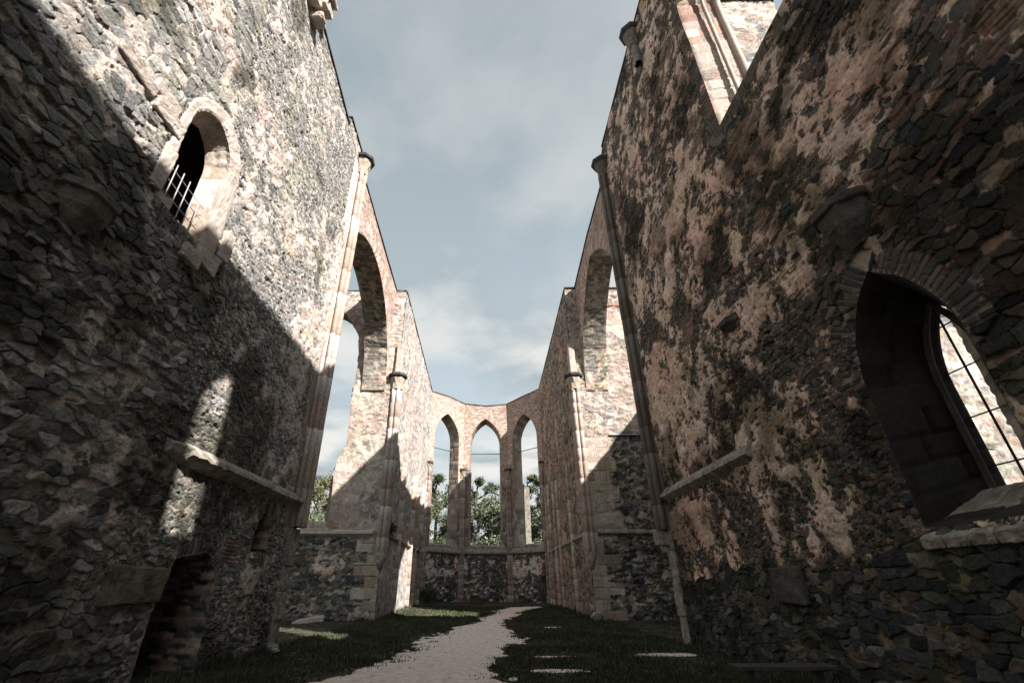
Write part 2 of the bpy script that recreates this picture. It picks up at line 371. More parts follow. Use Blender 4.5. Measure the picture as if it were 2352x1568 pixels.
# ------------------------------------------------------------------ generic solids
_tx = {}
def wear(o, big=.05, small=.022, lv=4):
    """worn, chipped stone: fine mesh pushed in and out by two cloud textures"""
    m = o.modifiers.new('fine', 'SUBSURF'); m.subdivision_type = 'SIMPLE'; m.levels = lv; m.render_levels = lv
    for nm, sc, st in (('chips_large', .22, big), ('chips_small', .06, small)):
        if nm not in _tx: t = bpy.data.textures.new(nm, 'CLOUDS'); t.noise_scale = sc; t.noise_depth = 3; _tx[nm] = t
        d = o.modifiers.new(nm, 'DISPLACE'); d.texture = _tx[nm]; d.texture_coords = 'GLOBAL'; d.strength = st; d.mid_level = .5
class MBld:
    def __init__(s): s.v = []; s.f = []
    def add(s, vs, fs):
        n = len(s.v); s.v += [tuple(q) for q in vs]; s.f += [tuple(n+i for i in f) for f in fs]
    def box(s, x0, y0, z0, x1, y1, z1, j=0):
        r = lambda: random.uniform(-j, j) if j else 0
        v = [(x+r(), y+r(), z+r()) for z in (z0, z1) for y in (y0, y1) for x in (x0, x1)]
        s.add(v, [(0, 2, 3, 1), (4, 5, 7, 6), (0, 1, 5, 4), (2, 6, 7, 3), (0, 4, 6, 2), (1, 3, 7, 5)])
    def tube(s, a, b, r, n=8, r2=None):
        a = Vector(a); b = Vector(b); d = (b-a).normalized(); u = d.orthogonal().normalized(); w = d.cross(u); r2 = r if r2 is None else r2
        vs = [a+(u*math.cos(t*2*math.pi/n)+w*math.sin(t*2*math.pi/n))*r for t in range(n)]+[b+(u*math.cos(t*2*math.pi/n)+w*math.sin(t*2*math.pi/n))*r2 for t in range(n)]
        s.add(vs, [(i, (i+1) % n, n+(i+1) % n, n+i) for i in range(n)]+[tuple(range(n))[::-1], tuple(range(n, 2*n))])
    def build(s, name, mat, parent=None, bevel=0, smooth=False):
        me = bpy.data.meshes.new(name); me.from_pydata(s.v, [], s.f); me.update()
        o = link(name, me, mat, parent, smooth)
        if bevel:
            m = o.modifiers.new('bevel', 'BEVEL'); m.width = bevel; m.segments = 2; m.limit_method = 'ANGLE'
            if any(k in mat.name for k in ('stone',)): wear(o)
        return o
def ledge(name, a, b, outd, prof, parent, mat=None, step=.11, rag=.010, blocks=.9, sd=3):
    """dressed ledge swept from a to b; prof = [(out, z)] closed section; stone joints and worn edges"""
    a = Vector(a); b = Vector(b); o = Vector(outd); L = (b-a).length; n = max(2, int(L/step)); r = random.Random(sd)
    vs = []; m = len(prof); rows = []
    ts = sorted(set([i/n for i in range(n+1)]))
    tt = []
    nxt = blocks*(.6+r.random()*.8); pos = 0
    for t in ts:
        if t*L > nxt and t < .98: tt += [(t-.012/L, 0), (t, 1), (t+.012/L, 0)]; nxt += blocks*(.6+r.random()*.8)
        else: tt.append((t, 0))
    for t, g in tt:
        c = a.lerp(b, t); k = r.uniform(-rag, rag); kz = r.uniform(-rag, rag)
        for (q, z) in prof:
            qq = q+(k*(1 if q > .05 else 0))-(.02 if g and q > .05 else 0); vs.append(c+o*qq+Vector((0, 0, z+(kz if q > .05 else 0)-(.01 if g else 0))))
    fs = []
    for i in range(len(tt)-1):
        for j in range(m): fs.append((i*m+j, i*m+(j+1) % m, (i+1)*m+(j+1) % m, (i+1)*m+j))
    fs += [tuple(range(m))[::-1], tuple(range((len(tt)-1)*m, len(tt)*m))]
    B = MBld(); B.add(vs, fs); return B.build(name, mat or MLEDGE, parent)
def coping(name, pts, T, outd, parent, over=.07, th=.07, mat=None):
    """slab along a wall top: pts = face-line points; outd points out of the face"""
    o = Vector(outd); n = len(pts); vs = []; r = random.Random(5)
    P = []
    for i in range(n-1):
        a = Vector(pts[i]); b = Vector(pts[i+1]); k = max(1, int((b-a).length/.5))
        for t in range(k): P.append(a.lerp(b, t/k))
    P.append(Vector(pts[-1]))
    for p in P:
        q = Vector((0, 0, r.uniform(-.012, .012)))
        vs += [p+o*over+q, p-o*(T+over)+q, p-o*(T+over)+q+Vector((0, 0, th)), p+o*over+q+Vector((0, 0, th))]
    fs = []
    for i in range(len(P)-1):
        for j in range(4): fs.append((i*4+j, i*4+(j+1) % 4, i*4+4+(j+1) % 4, i*4+4+j))
    fs += [(3, 2, 1, 0), tuple(range(len(P)*4-4, len(P)*4))]
    B = MBld(); B.add(vs, fs); return B.build(name, mat or MCOP, parent)
def lobed(name, cx, cy, z0, z1, R, lobes, amp, rot, parent, drum=.75, seg=84, sd=1, pal=ASH, tint=1., core=None):
    """clustered shaft: lobed section, drums with joints and slight colour changes"""
    r = random.Random(sd); th = np.linspace(0, 2*math.pi, seg, endpoint=False)
    prof = R-amp+2.2*amp*(np.abs(np.cos(lobes*(th-rot)/2))**.55)-.6*amp
    rows = []; cols = []; z = z0
    while z < z1:
        d = drum*(.7+.6*r.random()); zt = min(z1, z+d); c = pal[r.randrange(len(pal))]*(.9+.18*r.random())*tint; j = 1+r.uniform(-.012, .012); ox = r.uniform(-.004, .004); oy = r.uniform(-.004, .004)
        nz = max(1, int((zt-z)/.3))
        for k, (zz, g) in enumerate([(z, -.010), (z+.010, 0)]+[(z+(zt-z)*i/nz, 0) for i in range(1, nz)]+[(zt-.010, 0)]):
            p = (prof+g)*j
            rows.append(np.stack([cx+ox+p*np.cos(th), cy+oy+p*np.sin(th), np.full(seg, zz)], 1)); cols.append(np.tile(c*(.4 if g else 1), (seg, 1)))
        z = zt
    n = len(rows); ix = np.arange(n*seg).reshape(n, seg)
    q = np.stack([ix[:-1], np.roll(ix, -1, 1)[:-1], np.roll(ix, -1, 1)[1:], ix[1:]], -1).reshape(-1, 4)
    me = mesh_np(name, np.concatenate(rows), [q, ix[-1][None]], np.concatenate(cols))
    return link(name, me, MS, parent, True)
def capital(cx, cy, z0, r0, r1, hgt, parent, slab=True, n=8, tint=1., rot=0.):
    """leafy flaring bell under a faceted abacus slab"""
    seg = 64; th = np.linspace(0, 2*math.pi, seg, endpoint=False); rows = []; cols = []
    m = 22
    for i in range(m):
        t = i/(m-1); R = r0+(r1-r0)*t**1.8
        if t < .06: R += .035
        leaf = .045*np.maximum(0, np.sin(th*n+(math.pi if t > .5 else 0)))*math.sin(math.pi*min(1, (t*2) % 1.0+.02))
        p = R+leaf*(1 if t > .08 else 0); rows.append(np.stack([cx+p*np.cos(th), cy+p*np.sin(th), np.full(seg, z0+hgt*t)], 1)); cols.append(np.tile(np.array((.36, .30, .24))*tint*(.8+.3*random.random()), (seg, 1)))
    ix = np.arange(m*seg).reshape(m, seg); q = np.stack([ix[:-1], np.roll(ix, -1, 1)[:-1], np.roll(ix, -1, 1)[1:], ix[1:]], -1).reshape(-1, 4)
    c = link('capital', mesh_np('capital', np.concatenate(rows), [q, ix[-1][None], ix[0][::-1][None]], np.concatenate(cols)), MS, parent, True)
    if slab:
        B = MBld(); k = 8; z = z0+hgt
        prof = [(r1*1.04, z), (r1*1.36, z+.07), (r1*1.42, z+.19), (r1*1.3, z+.24)]
        vs = [(cx+a*math.cos((i+.5)*2*math.pi/k+rot), cy+a*math.sin((i+.5)*2*math.pi/k+rot), b) for a, b in prof for i in range(k)]
        fs = [(j*k+i, j*k+(i+1) % k, (j+1)*k+(i+1) % k, (j+1)*k+i) for j in range(3) for i in range(k)]+[tuple(range(k))[::-1], tuple(range(3*k, 4*k))]
        B.add(vs, fs); B.build('abacus', MCOP, c)
    return c
def corbel(x, y, z0, z1, w, d, side, parent, label=None, mat=None):
    """half-hexagon bracket tapering down, with a projecting slab: side=+1 projects to +x"""
    B = MBld()
    secs = [(z0, .35, .22), (z0+(z1-z0)*.45, .8, .75), (z1-.16, .86, .86), (z1-.13, 1.0, 1.0), (z1, 1.0, 1.0)]
    vs = []
    for z, kw, kd in secs:
        for (p, q) in [(-.5, -.25), (-.5, .35), (-.25, 1), (.25, 1), (.5, .35), (.5, -.25)]: vs.append((x+side*q*d*kd+random.uniform(-.01, .01), y+p*w*kw+random.uniform(-.01, .01), z))
    fs = [(j*6+i, j*6+(i+1) % 6, (j+1)*6+(i+1) % 6, (j+1)*6+i) for j in range(len(secs)-1) for i in range(6)]+[tuple(range(6))[::-1], tuple(range(24, 30))]
    if side < 0: fs = [f[::-1] for f in fs]
    B.add(vs, fs); o = B.build('corbel', mat or MLEDGE, parent, bevel=.012)
    if label: o['label'] = label
    return o
FL = ((-6, 0, 0), (0, 1, 0), (0, 0, 1), (1, 0, 0))
FR = ((6, 0, 0), (0, 1, 0), (0, 0, 1), (-1, 0, 0))
pre = np.arange(-14, 2.4, 1.)
# ================================================================== LEFT NAVE WALL
nl = thing('nave_wall', (-6, 8, 0), 'rubble nave wall left of the camera with round-headed window and grille, sunlit above and dark below', 'wall')
yl = np.concatenate([pre[8:], axis(2.6, 15.5, .0132, .0017, 6)]); zl = np.concatenate([[-.6, -.3], axis(0, 20.6, .0132, .0015, 8)])
rw = arch_poly(6.72, 1.42, 7.85, 9.95, 10.78, 8, .025)
door = arch_poly(10.45, 1.9, -.35, 1.45, 2.2, 6, .04)
rec = arch_poly(13.2, .85, 2.35, 2.8, 3.35, 5, .03)
STONE_L = np.vstack([STONE*1.35, STONE*1.2, STONE*1.05, STONE*.8]); STONE_L = STONE_L*.6+STONE_L.mean(1)[:, None]*np.array([1.02, 1., .96])*.4
SL = dict(seed=11, big=(.29, .15), small=(.13, .085), relief=1.1, reliefmap=lambda u, v: 1.35-.8*np.maximum(sst(5.5, 8.5, v), sst(8.5, 10.5, u)*sst(1, 4, v)), missing=.12, mortar=-.014, mamp=.15, moss=.3, pink=(1.02, .95, .93), shade_stain=lambda u, v: .045*sst(8.5, 6, u)-.10*sst(6.5, 8.5, v)-.05+.04*sst(3, 1, v), brick=.07, bricks=BRICK*.7,
          bigmask=lambda u, v: np.clip((8.5-u)*.10, -.3, .35)+np.clip((7-v)*.012, -.2, .06), mortarcol=(.46, .40, .355),
          stones=STONE_L,
          plaster=[(5.2, 12.6, 1.1, .6, .02), (8.6, 12.5, 1.3, 1.0, .03), (13.3, 8.6, 1.1, 2.2, .035), (10.8, 11.2, .9, 1.0, .02), (12.9, 1.75, .62, .42, .06), (7.6, 3.5, 1.2, .5, .03), (14.6, 12, .5, 4, .04)],
          brickmask=lambda u, v: np.where((np.abs(u-11.75) < .28) & (v < 2.6), .5, 0)+np.where((np.abs(u-8.2) < .35) & (np.abs(v-5.5) < .8), .4, 0))
ltop = [(-6, 20.2), (2.6, 20.2), (9.2, 19.75), (13.1, 19.4), (13.2, 20.0), (15.5, 20.0)]
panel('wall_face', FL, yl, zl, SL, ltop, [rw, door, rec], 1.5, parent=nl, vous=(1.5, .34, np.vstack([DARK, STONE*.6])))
SB = dict(seed=31, brick=1.2, mortar=-.03, mamp=.04, relief=1., mortarcol=(.3, .26, .2), bricks=np.vstack([BRICK*.8, DARK]))
reveal('doorway_reveal', FL, door, 1.45, dict(SB, bh=.095), nl, .04, mat=MB)
rwb = arch_poly(6.72, 1.15, 8.0, 9.8, 10.6, 8)
SA = dict(seed=41, ashlar=lambda u, v: u*0+1, mortar=-.2, mamp=.01, relief=.3, moss=.3)
reveal('window_reveal', FL, rw, .42, SA, nl, .05, back=rwb)
reveal('recess_reveal', FL, rec, .5, dict(SB, seed=6), nl, .05, mat=MB)
b = MBld(); b.box(-7.46, 9.3, -.3, -7.42, 11.6, 2.4); b.box(-6.6, 12.6, 2.2, -6.5, 13.8, 3.5); b.build('blocking_wall', MWALLB, nl)
# dark box added behind the round-headed window to keep it black inside: back plane deep inside
b = MBld(); b.box(-9.2, 4.4, 7.2, -9.1, 9.2, 11.8); b.box(-9.2, 4.4, 11.6, -6.45, 9.2, 11.7); b.box(-9.2, 4.4, 7.2, -6.45, 9.2, 7.7); b.box(-9.2, 4.3, 7.2, -6.45, 4.4, 11.7); b.box(-9.2, 9.2, 7.2, -6.45, 9.3, 11.7); b.build('dark_chamber', MWOOD, nl)
def arch_frame(name, frame, inner, outer, T0, parent, mat, skip=1):
    """moulded stone surround between two outlines, standing T0 proud of the face"""
    P0, ud, vd, nd = [np.array(q, float) for q in frame]; n = len(inner); B = MBld(); vs = []
    offs = [(0., -.30), (0., T0*.7), (.18, T0), (.8, T0), (1., T0*.5), (1.02, -.1)]
    rr = random.Random(4)
    for i in range(n):
        a = np.array(inner[i]); b_ = np.array(outer[i]); jt = rr.uniform(-.01, .01)
        for t, d in offs:
            p = a*(1-t)+b_*t; vs.append(P0+p[0]*ud+p[1]*vd+(d+jt)*nd)
    m = len(offs); fs = []
    for i in range(skip, n if not skip else n):
        if i == n-1 and False: continue
        j = (i+1) % n
        for k in range(m-1): fs.append((i*m+k, j*m+k, j*m+k+1, i*m+k+1))
    B.add(vs, fs); o = B.build(name, mat, parent); wear(o, .06, .025, 3); return o
inn = arch_poly(6.72, 1.40, 7.95, 9.95, 10.77, 8); outr = arch_poly(6.86, 2.12, 7.9, 9.95, 11.22, 8)
arch_frame('window_frame', FL, inn, outr, .07, nl, MFRAME)
# broken ashlar blocks beside and under the window
b = MBld()
for (y0, z0, y1, z1, o) in [(5.75, 7.95, 6.05, 8.95, .06), (7.4, 7.5, 8.1, 7.95, .08), (7.0, 7.25, 7.5, 7.6, .10), (4.25, 9.28, 5.15, 9.52, .05), (5.2, 9.2, 5.95, 9.5, .06), (5.05, 9.55, 5.75, 9.82, .03), (8.0, 8.05, 8.3, 8.8, .08)]:
    b.box(-6.2, y0, z0, -6+o+.04, y1, z1, .03)
b.build('ashlar_block', MFRAME, nl, bevel=.03)
b = MBld(); random.seed(3)
for k in range(16):
    y = random.uniform(6.1, 7.3); x = random.uniform(-7.1, -6.15); z = 7.85+random.uniform(0, .18); s = random.uniform(.08, .22); b.box(x-s, y-s*1.3, z-.1, x+s, y+s*1.3, z+.05+random.random()*.05, .04)
b.build('rubble_sill', MFRAME, nl, bevel=.015)
# blocks lower down
b = MBld(); b.box(-6.2, 8.05, 1.32, -5.8, 9.42, 1.9, .05); b.build('projecting_block', mat_stone('mossy_block_stone', (.05, .05, .035), (.17, .145, .11), scale=4), nl, bevel=.03)
gr = MBld()
for k in range(6):
    y = 6.08+k*.21; gr.tube((-6.08, y, 7.72-.0*k), (-6.08, y, 8.92), .012, 6)
for k in range(4): gr.tube((-6.08, 6.02, 7.9+k*.28), (-6.08, 7.3, 7.9+k*.28), .008, 6)
g = gr.build('grille', MGALV, nl)
PS = [(0, .16), (.22, -.05), (.24, -.14), (.12, -.22), (0, -.30)]
ledge('string_course', (-6, 8.85, 3.98), (-6, 15.3, 4.02), (1, 0, 0), [(a*1.35, z) for a, z in PS], nl, sd=2, rag=.02)
b = MBld()
b.add([(-6.2, 8.35, 3.72), (-6.2, 8.95, 3.62), (-5.8, 8.95, 3.74), (-5.84, 8.4, 3.84), (-6.2, 8.3, 4.12), (-6.2, 8.95, 4.16), (-5.7, 8.92, 3.98), (-5.78, 8.42, 3.98)], [(0, 3, 2, 1), (4, 5, 6, 7), (0, 1, 5, 4), (1, 2, 6, 5), (2, 3, 7, 6), (3, 0, 4, 7)])
b.build('broken_ledge_stone', MLEDGE, nl, bevel=.03)
corbel(-6, 4.98, 6.1, 6.72, .9, .42, 1, nl, mat=mat_stone('dark_corbel_stone', (.06, .055, .05), (.17, .15, .13), scale=3))
co = coping('coping', [(-6, a, z) for a, z in ltop[:4]], 1.5, (1, 0, 0), nl); coping('coping', [(-6, 13.15, 20.0), (-6, 15.45, 20.0)], 1.5, (1, 0, 0), nl)
b = MBld(); random.seed(8)
for k in range(12):
    y = 8.35+random.uniform(-.35, .45); z = 19.1+random.uniform(-.4, .9); q = random.uniform(.1, .2); x = -5.75+random.uniform(-.2, .22)*(z-18.5)
    b.box(x-.35, y-q, z-q*.8, x+q, y+q, z+q*.8, .06)
b.box(-6.2, 7.9, 20.0, -5.35, 8.9, 20.12, .04); b.build('broken_corbel', MFRAME, nl, bevel=.03)
def nave_shaft(side, cy, ztop, parent, zlow):
    x = side*5.88
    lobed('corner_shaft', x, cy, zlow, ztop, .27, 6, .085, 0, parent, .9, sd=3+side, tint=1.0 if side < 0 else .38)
    b = MBld(); x0 = side*5.98; x1 = side*6.5
    b.box(min(x0, x1), cy-.72, zlow, max(x0, x1), cy+.1, ztop+.5); 
    o = link('shaft_backing', mesh_np('shaft_backing', *(lambda B: (np.array(B.v), [np.array(B.f)]))(b)), MFRAME if side < 0 else MLEDGE, parent)
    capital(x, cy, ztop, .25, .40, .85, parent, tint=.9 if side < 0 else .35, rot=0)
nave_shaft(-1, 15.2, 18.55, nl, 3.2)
b = MBld()
for k, (z0, z1) in enumerate([(0, .75), (.75, 1.45), (1.45, 2.1), (2.1, 3.2)]): b.box(-6.3, 14.85+.02*k, z0, -5.93+.03*(k % 2), 15.45+.05*k, z1, .03)
b.build('quoin', MLEDGE, nl, bevel=.03)
MDARK = mat_stone('dark_stone', (.035, .033, .03), (.11, .10, .088), (.06, .056, .05), scale=3)  # darker stone for the corbels and block on the right wall
# ================================================================== RIGHT NAVE WALL
nr = thing('nave_wall', (6, 8, 0), 'shaded brown rubble nave wall on the right with dark pointed window low and tall window high', 'wall')
yr = np.concatenate([pre, axis(2.6, 16.3, .0132, .0017, 6)]); zr = np.concatenate([[-.6, -.3], axis(0, 22.4, .0132, .0015, 8)])
gw = arch_poly(5.8, 1.72, 2.3, 4.3, 5.95, 8, .02); uw = arch_poly(6.25, 2.8, 12.0, 17.2, 19.2, 8, .02)
slit = arch_poly(-3.5, 2.3, 15.8, 19.4, 20.7, 6)
SR = dict(seed=71, big=(.29, .15), small=(.125, .085), relief=1., missing=.04, mortar=.006, mamp=.18, vcut=.5, shade_stain=lambda u, v: .03*sst(10, 6, u)-.065, moss=.5, brick=.3, bricks=BRICK*.6, mortarcol=(.62, .475, .39), pink=(1.03, .90, .90),
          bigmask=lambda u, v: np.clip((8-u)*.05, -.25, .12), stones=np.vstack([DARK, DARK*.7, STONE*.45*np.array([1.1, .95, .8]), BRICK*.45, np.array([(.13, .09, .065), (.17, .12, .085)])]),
          plaster=[(14.6, 7.0, 1.6, 2.4, .05), (14.4, 3.2, 1.7, .75, .06), (10.5, 10, 1.2, 1.0, .03), (7.2, 7.6, .6, .8, .03), (4.6, 9.2, 1.4, .8, .03), (12.3, 12, 1.3, 2, .03)],
          brickmask=lambda u, v: np.where((v > 7) & (v < 11) & (u < 8), .12, 0)+np.where(v < 2.2, -.2, 0), bh=.09)
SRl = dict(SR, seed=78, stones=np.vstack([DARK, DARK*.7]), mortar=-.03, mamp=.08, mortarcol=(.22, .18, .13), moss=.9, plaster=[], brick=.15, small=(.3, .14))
rtop = [(-14, 21.6), (15.9, 21.45), (16.3, 21.2)]
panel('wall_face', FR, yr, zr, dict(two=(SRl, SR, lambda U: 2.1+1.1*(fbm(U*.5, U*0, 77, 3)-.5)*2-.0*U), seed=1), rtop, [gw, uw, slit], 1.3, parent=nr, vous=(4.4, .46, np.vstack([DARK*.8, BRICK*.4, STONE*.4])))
gwb = arch_poly(6.12, .86, 2.75, 4.35, 5.55, 8); reveal('lower_window_reveal', FR, gw, 1.28, dict(SA, ashc=ASH*.07, seed=42, mortar=-.2), nr, .05, back=gwb)  # stone palette cut near black, painting the shade of the recess
uwb = arch_poly(6.25, 2.5, 12.1, 17.2, 19.1, 8)
reveal('upper_window_reveal', FR, uw, 1.28, dict(seed=43, ashlar=lambda u, v: (fbm(u*2, v*1.5, 9, 2) > .33)*1., mortar=-.02, mamp=.05, relief=.6, moss=.1, brick=1.2, ashc=np.vstack([ASH*.9, BRICK]), aw=.85, ah=.42), nr, .045, back=uwb)
reveal('lighting_slit_reveal', FR, slit, 1.28, SA, nr, .2)
def jamb_roll(poly, depth, r, parent, mat, name='window_moulding', pull=.0):
    B = MBld(); cx = sum(p[0] for p in poly)/len(poly); P_ = list(poly[1:])+[poly[0]]; vs = []; n = 10
    for i, p in enumerate(P_):
        a = P_[max(0, i-1)]; c = P_[min(len(P_)-1, i+1)]; t = Vector((0, c[0]-a[0], c[1]-a[1])).normalized(); w = Vector((1, 0, 0)).cross(t)
        o = Vector((6+depth, p[0]+(cx-p[0])*pull, p[1]))
        vs += [o+(Vector((1, 0, 0))*math.cos(q*2*math.pi/n)+w*math.sin(q*2*math.pi/n))*r for q in range(n)]
    B.add(vs, [(i*n+q, i*n+(q+1) % n, (i+1)*n+(q+1) % n, (i+1)*n+q) for i in range(len(P_)-1) for q in range(n)])
    return B.build(name, mat, parent, smooth=True)
jamb_roll(uwb, .66, .055, nr, MFRAME, pull=.05); jamb_roll(uwb, 1.12, .09, nr, MFRAME, pull=.02)
jr_ = jamb_roll(gwb, 1.05, .05, nr, mat_stone('dark_stone', (.05, .048, .042), (.12, .11, .095)), pull=.02)  # dark stone colour, matching the blackened recess
b = MBld(); b.tube((7.2, 6.2, 2.7), (7.2, 6.2, 5.5), .018, 6)
for k in range(4): b.tube((7.2, 5.6, 3.1+k*.7), (7.2, 6.6, 3.1+k*.7), .011, 6)
b.build('window_bars', MIRON, nr)
# sloped sill of lower window
b = MBld()
for k in range(7):
    y0 = 4.35+k*.34; b.add([(5.88, y0, 2.16), (5.88, y0+.33, 2.16), (6.9, y0+.33, 2.78), (6.9, y0, 2.78), (5.90, y0, 2.02), (5.9, y0+.33, 2.02), (6.95, y0+.33, 2.6), (6.95, y0, 2.6)], [(3, 2, 1, 0), (4, 5, 6, 7), (0, 1, 5, 4), (1, 2, 6, 5), (2, 3, 7, 6), (3, 0, 4, 7)])
b.build('sloping_sill', MLEDGE, nr, bevel=.02)
ledge('string_course', (6, 10.1, 4.33), (6, 16.2, 4.30), (-1, 0, 0), [(a, z) for a, z in PS], nr, sd=9)
corbel(6, 5.65, 6.35, 7.15, 1.0, .45, -1, nr, mat=MDARK); corbel(6, 9.55, 7.0, 7.3, .7, .25, -1, nr, mat=MDARK)
b = MBld(); b.box(5.85, 9.6, 1.3, 6.2, 10.6, 1.93, .02); b.build('projecting_block', MDARK, nr, bevel=.03)
coping('coping', [(6, a, z) for a, z in rtop[:2]], 1.3, (-1, 0, 0), nr)
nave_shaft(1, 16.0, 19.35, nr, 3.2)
b = MBld(); 
for k, (z0, z1) in enumerate([(0, .8), (.8, 1.7), (1.7, 2.6), (2.6, 3.3)]): b.box(5.92-.03*(k % 2), 15.75, z0, 6.3, 16.28, z1, .02)
b.box(5.55, 15.9, 2.75, 6.2, 16.3, 3.2, .02); b.build('quoin', MLEDGE, nr, bevel=.03)
# remains of a vault shaft with capital high on the wall
lobed('broken_shaft', 5.85, 10.3, 19.1, 21.0, .16, 3, .03, 0, nr, .5, sd=8, tint=.5); capital(5.85, 10.3, 20.2, .18, .34, .8, nr, tint=.5)
# buttress outside, seen through both windows
bt = thing('buttress', (8.6, 8.9, 0), 'sunlit pale masonry buttress outside, seen through the two windows of the right wall', 'buttress')
SP = dict(seed=91, big=(.5, .28), small=(.3, .17), relief=.7, mortar=.005, mamp=.10, mortarcol=(.5, .46, .40), stones=np.vstack([STONE*1.3, ASH, ASH]), moss=.2, brick=.2)
panel('buttress_face', ((0, 8.3, 0), (1, 0, 0), (0, 0, 1), (0, -1, 0)), np.arange(7.32, 9.85, .06), np.arange(-.5, 19.35, .06), SP, None, [], 1.1, parent=bt)
coping('coping', [(7.3, 8.3, 19.3), (9.9, 8.3, 19.3)], 1.1, (0, -1, 0), bt, .12, .12)
shade_buttress = thing('buttress', (8.6, 4.0, 0), 'added unseen low buttress keeping sun off the jamb of the dark pointed window', 'buttress')  # added out of view to shade the far jamb of the lower window
panel('buttress_face', ((0, 3.45, 0), (1, 0, 0), (0, 0, 1), (0, -1, 0)), np.arange(7.32, 9.95, .15), np.arange(-.5, 9.6, .15), dict(SP, seed=95), None, [], 1.15, parent=shade_buttress)
# ================================================================== TRANSEPT ARCH WALLS
def arch_wall(side, top, apex, y0, lab, cy_=20.75, wid_=9.0):
    th = thing('arch_wall', (side*6, 21, 0), lab, 'wall')
    F = FL if side < 0 else FR
    A = arch_poly(cy_, wid_, 0, 11.9, apex, 20, .02)
    A = [(max(a, y0+.01*(i % 2)), z) for i, (a, z) in enumerate(A)]
    ys = axis(y0, 25.28, .045, .0024, 6); zs = axis(11.8, 20.3, .045, .0024, 20)
    op = [p for p in A if p[1] >= 11.8]          # keep only the curved part: everything below is open
    op = [(A[0][0], 11.2), (A[1][0], 11.2)]+op
    S = dict(seed=101+side, brick=1.2, mortar=-.02, mamp=.06, relief=.7, mortarcol=(.42, .36, .31), jointvar=0., bricks=np.vstack([BRICK*.9, BRICK, ASH*.75]), moss=.15, bh=.09, vb=.11, vous=1)
    cv = [p for p in A if p[1] >= 11.8]; nt_ = [(cv[-1][0]-.0, 11.8)]+[p for p in reversed(cv)]+[(cv[0][0], 11.8)]
    panel('arch_spandrel', F, ys, zs, S, top, [op], 1.4, MB, th, notch=nt_, vous=(9, .95, np.vstack([BRICK, BRICK*1.2])))
    full = [(A[0][0], 3.9), (A[1][0], 3.9)]+[p for p in A[2:] if p[1] > 4.3]
    R = dict(seed=111+side, brick=1.2, mortar=.0, mamp=.08, relief=.8, mortarcol=(.42, .37, .31), bricks=np.vstack([DARK*1.3, BRICK*.8, STONE]), moss=.4, bh=.10, ashlar=lambda u, v: u*0)
    arc = [p for p in A if p[1] >= 11.8]
    P0, ud, vd, nd = F
    # soffit of the arch only
    reveal('arch_soffit', F, [(A[1][0], 10.5)]+arc+[(A[0][0], 10.5)], 1.4, R, th, .07, mat=MB, skipbottom=False) if False else soffit(F, arc, 1.4, R, th)
    coping('coping', [(side*6, a, z) for a, z in top], 1.4, (-side, 0, 0), th)
    return th
def soffit(F, line, T, S, parent, step=.07):
    P0, ud, vd, nd = [np.array(q, float) for q in F]; p = np.array(line, float); A = []; arc = []; acc = 0
    for i in range(len(p)-1):
        L = math.hypot(*(p[i+1]-p[i])); k = max(1, int(L/step))
        for t in range(k): A.append(p[i]+(p[i+1]-p[i])*t/k); arc.append(acc+L*t/k)
        acc += L
    A.append(p[-1]); arc.append(acc); A = np.array(A); arc = np.array(arc); ds = np.linspace(-.004, T, int(T/step))
    AR, DS = np.meshgrid(arc, ds, indexing='ij'); h, col = masonry(DS+1.7, AR, S)
    tan = np.gradient(A, axis=0); tan /= np.maximum(1e-6, np.hypot(tan[:, 0], tan[:, 1]))[:, None]; nin = np.stack([-tan[:, 1], tan[:, 0]], 1)
    XY = A[:, None]+nin[:, None]*(h*sst(0, .1, DS)*sst(0, .1, T-DS))[..., None]
    pos = P0+XY[..., :1]*ud+XY[..., 1:]*vd-DS[..., None]*nd; a, c = AR.shape; ix = np.arange(a*c).reshape(a, c)
    q = np.stack([ix[:-1, :-1], ix[1:, :-1], ix[1:, 1:], ix[:-1, 1:]], -1).reshape(-1, 4)
    return link('arch_soffit', mesh_np('arch_soffit', pos.reshape(-1, 3), [q], col.reshape(-1, 3)), MB, parent)
arch_wall(-1, [(15.5, 19.3), (20, 19.15), (25.28, 19.05)], 17.35, 15.5, 'brick wall over the tall pointed arch on the left, its dark soffit facing the nave', 19.75, 10.9)
arch_wall(1, [(16.3, 19.85), (20.5, 19.75), (25.28, 19.2)], 18.3, 16.3, 'brick wall over the tall pointed arch on the right, beside the right corner shaft')
# ================================================================== TRANSEPT EAST WALLS
Y2 = 25.3
el_ = thing('transept_wall', (-9, Y2, 0), 'wall facing the camera beyond the left arch, with tall open window and sunlit pale pier', 'wall')
FE = ((0, Y2, 0), (1, 0, 0), (0, 0, 1), (0, -1, 0))
win = arch_poly(-9.95, 3.7, 4.55, 14.2, 17.7, 9, .05, 5)
win = [(x+(.0 if x < -9.9 else (.22 if z > 8 else -.16)), z) for x, z in win]
def calm(P, k=.5):
    return P*(1-k)+P.mean(0)*k
def eS(seed, dn, up):
    return dict(seed=seed, big=(.55, .24), small=(.30, .14), relief=.8, missing=.03, mortar=.012, mamp=.09, mortarcol=up, pink=(1.05, .87, .85), moss=.3,
        stones=dn, brick=.30)
SE = eS(121, calm(np.vstack([STONE, ASH*.9, BRICK*.9]), .45), (.44, .385, .34))
SE['ashlar'] = lambda u, v: ((u > -6.35+.25*np.sign(np.sin(v*5))) & (v < 3.7)) | ((v > 3.9) & (((u < -7.35-.25*np.sign(np.sin(v*4))) & (v < 9.5)) | (fbm(u*.8, v*.8, 55, 2) > .60)))
SE['plaster'] = [(-7, 7, 1.4, 1.5, .03), (-6.6, 10, 1, 3, .03), (-7.9, 2.4, .9, .5, .04)]
xs = np.arange(-12.6, -5.28, .05); zs = axis(-.5, 19.1, .05, .0018, 25)
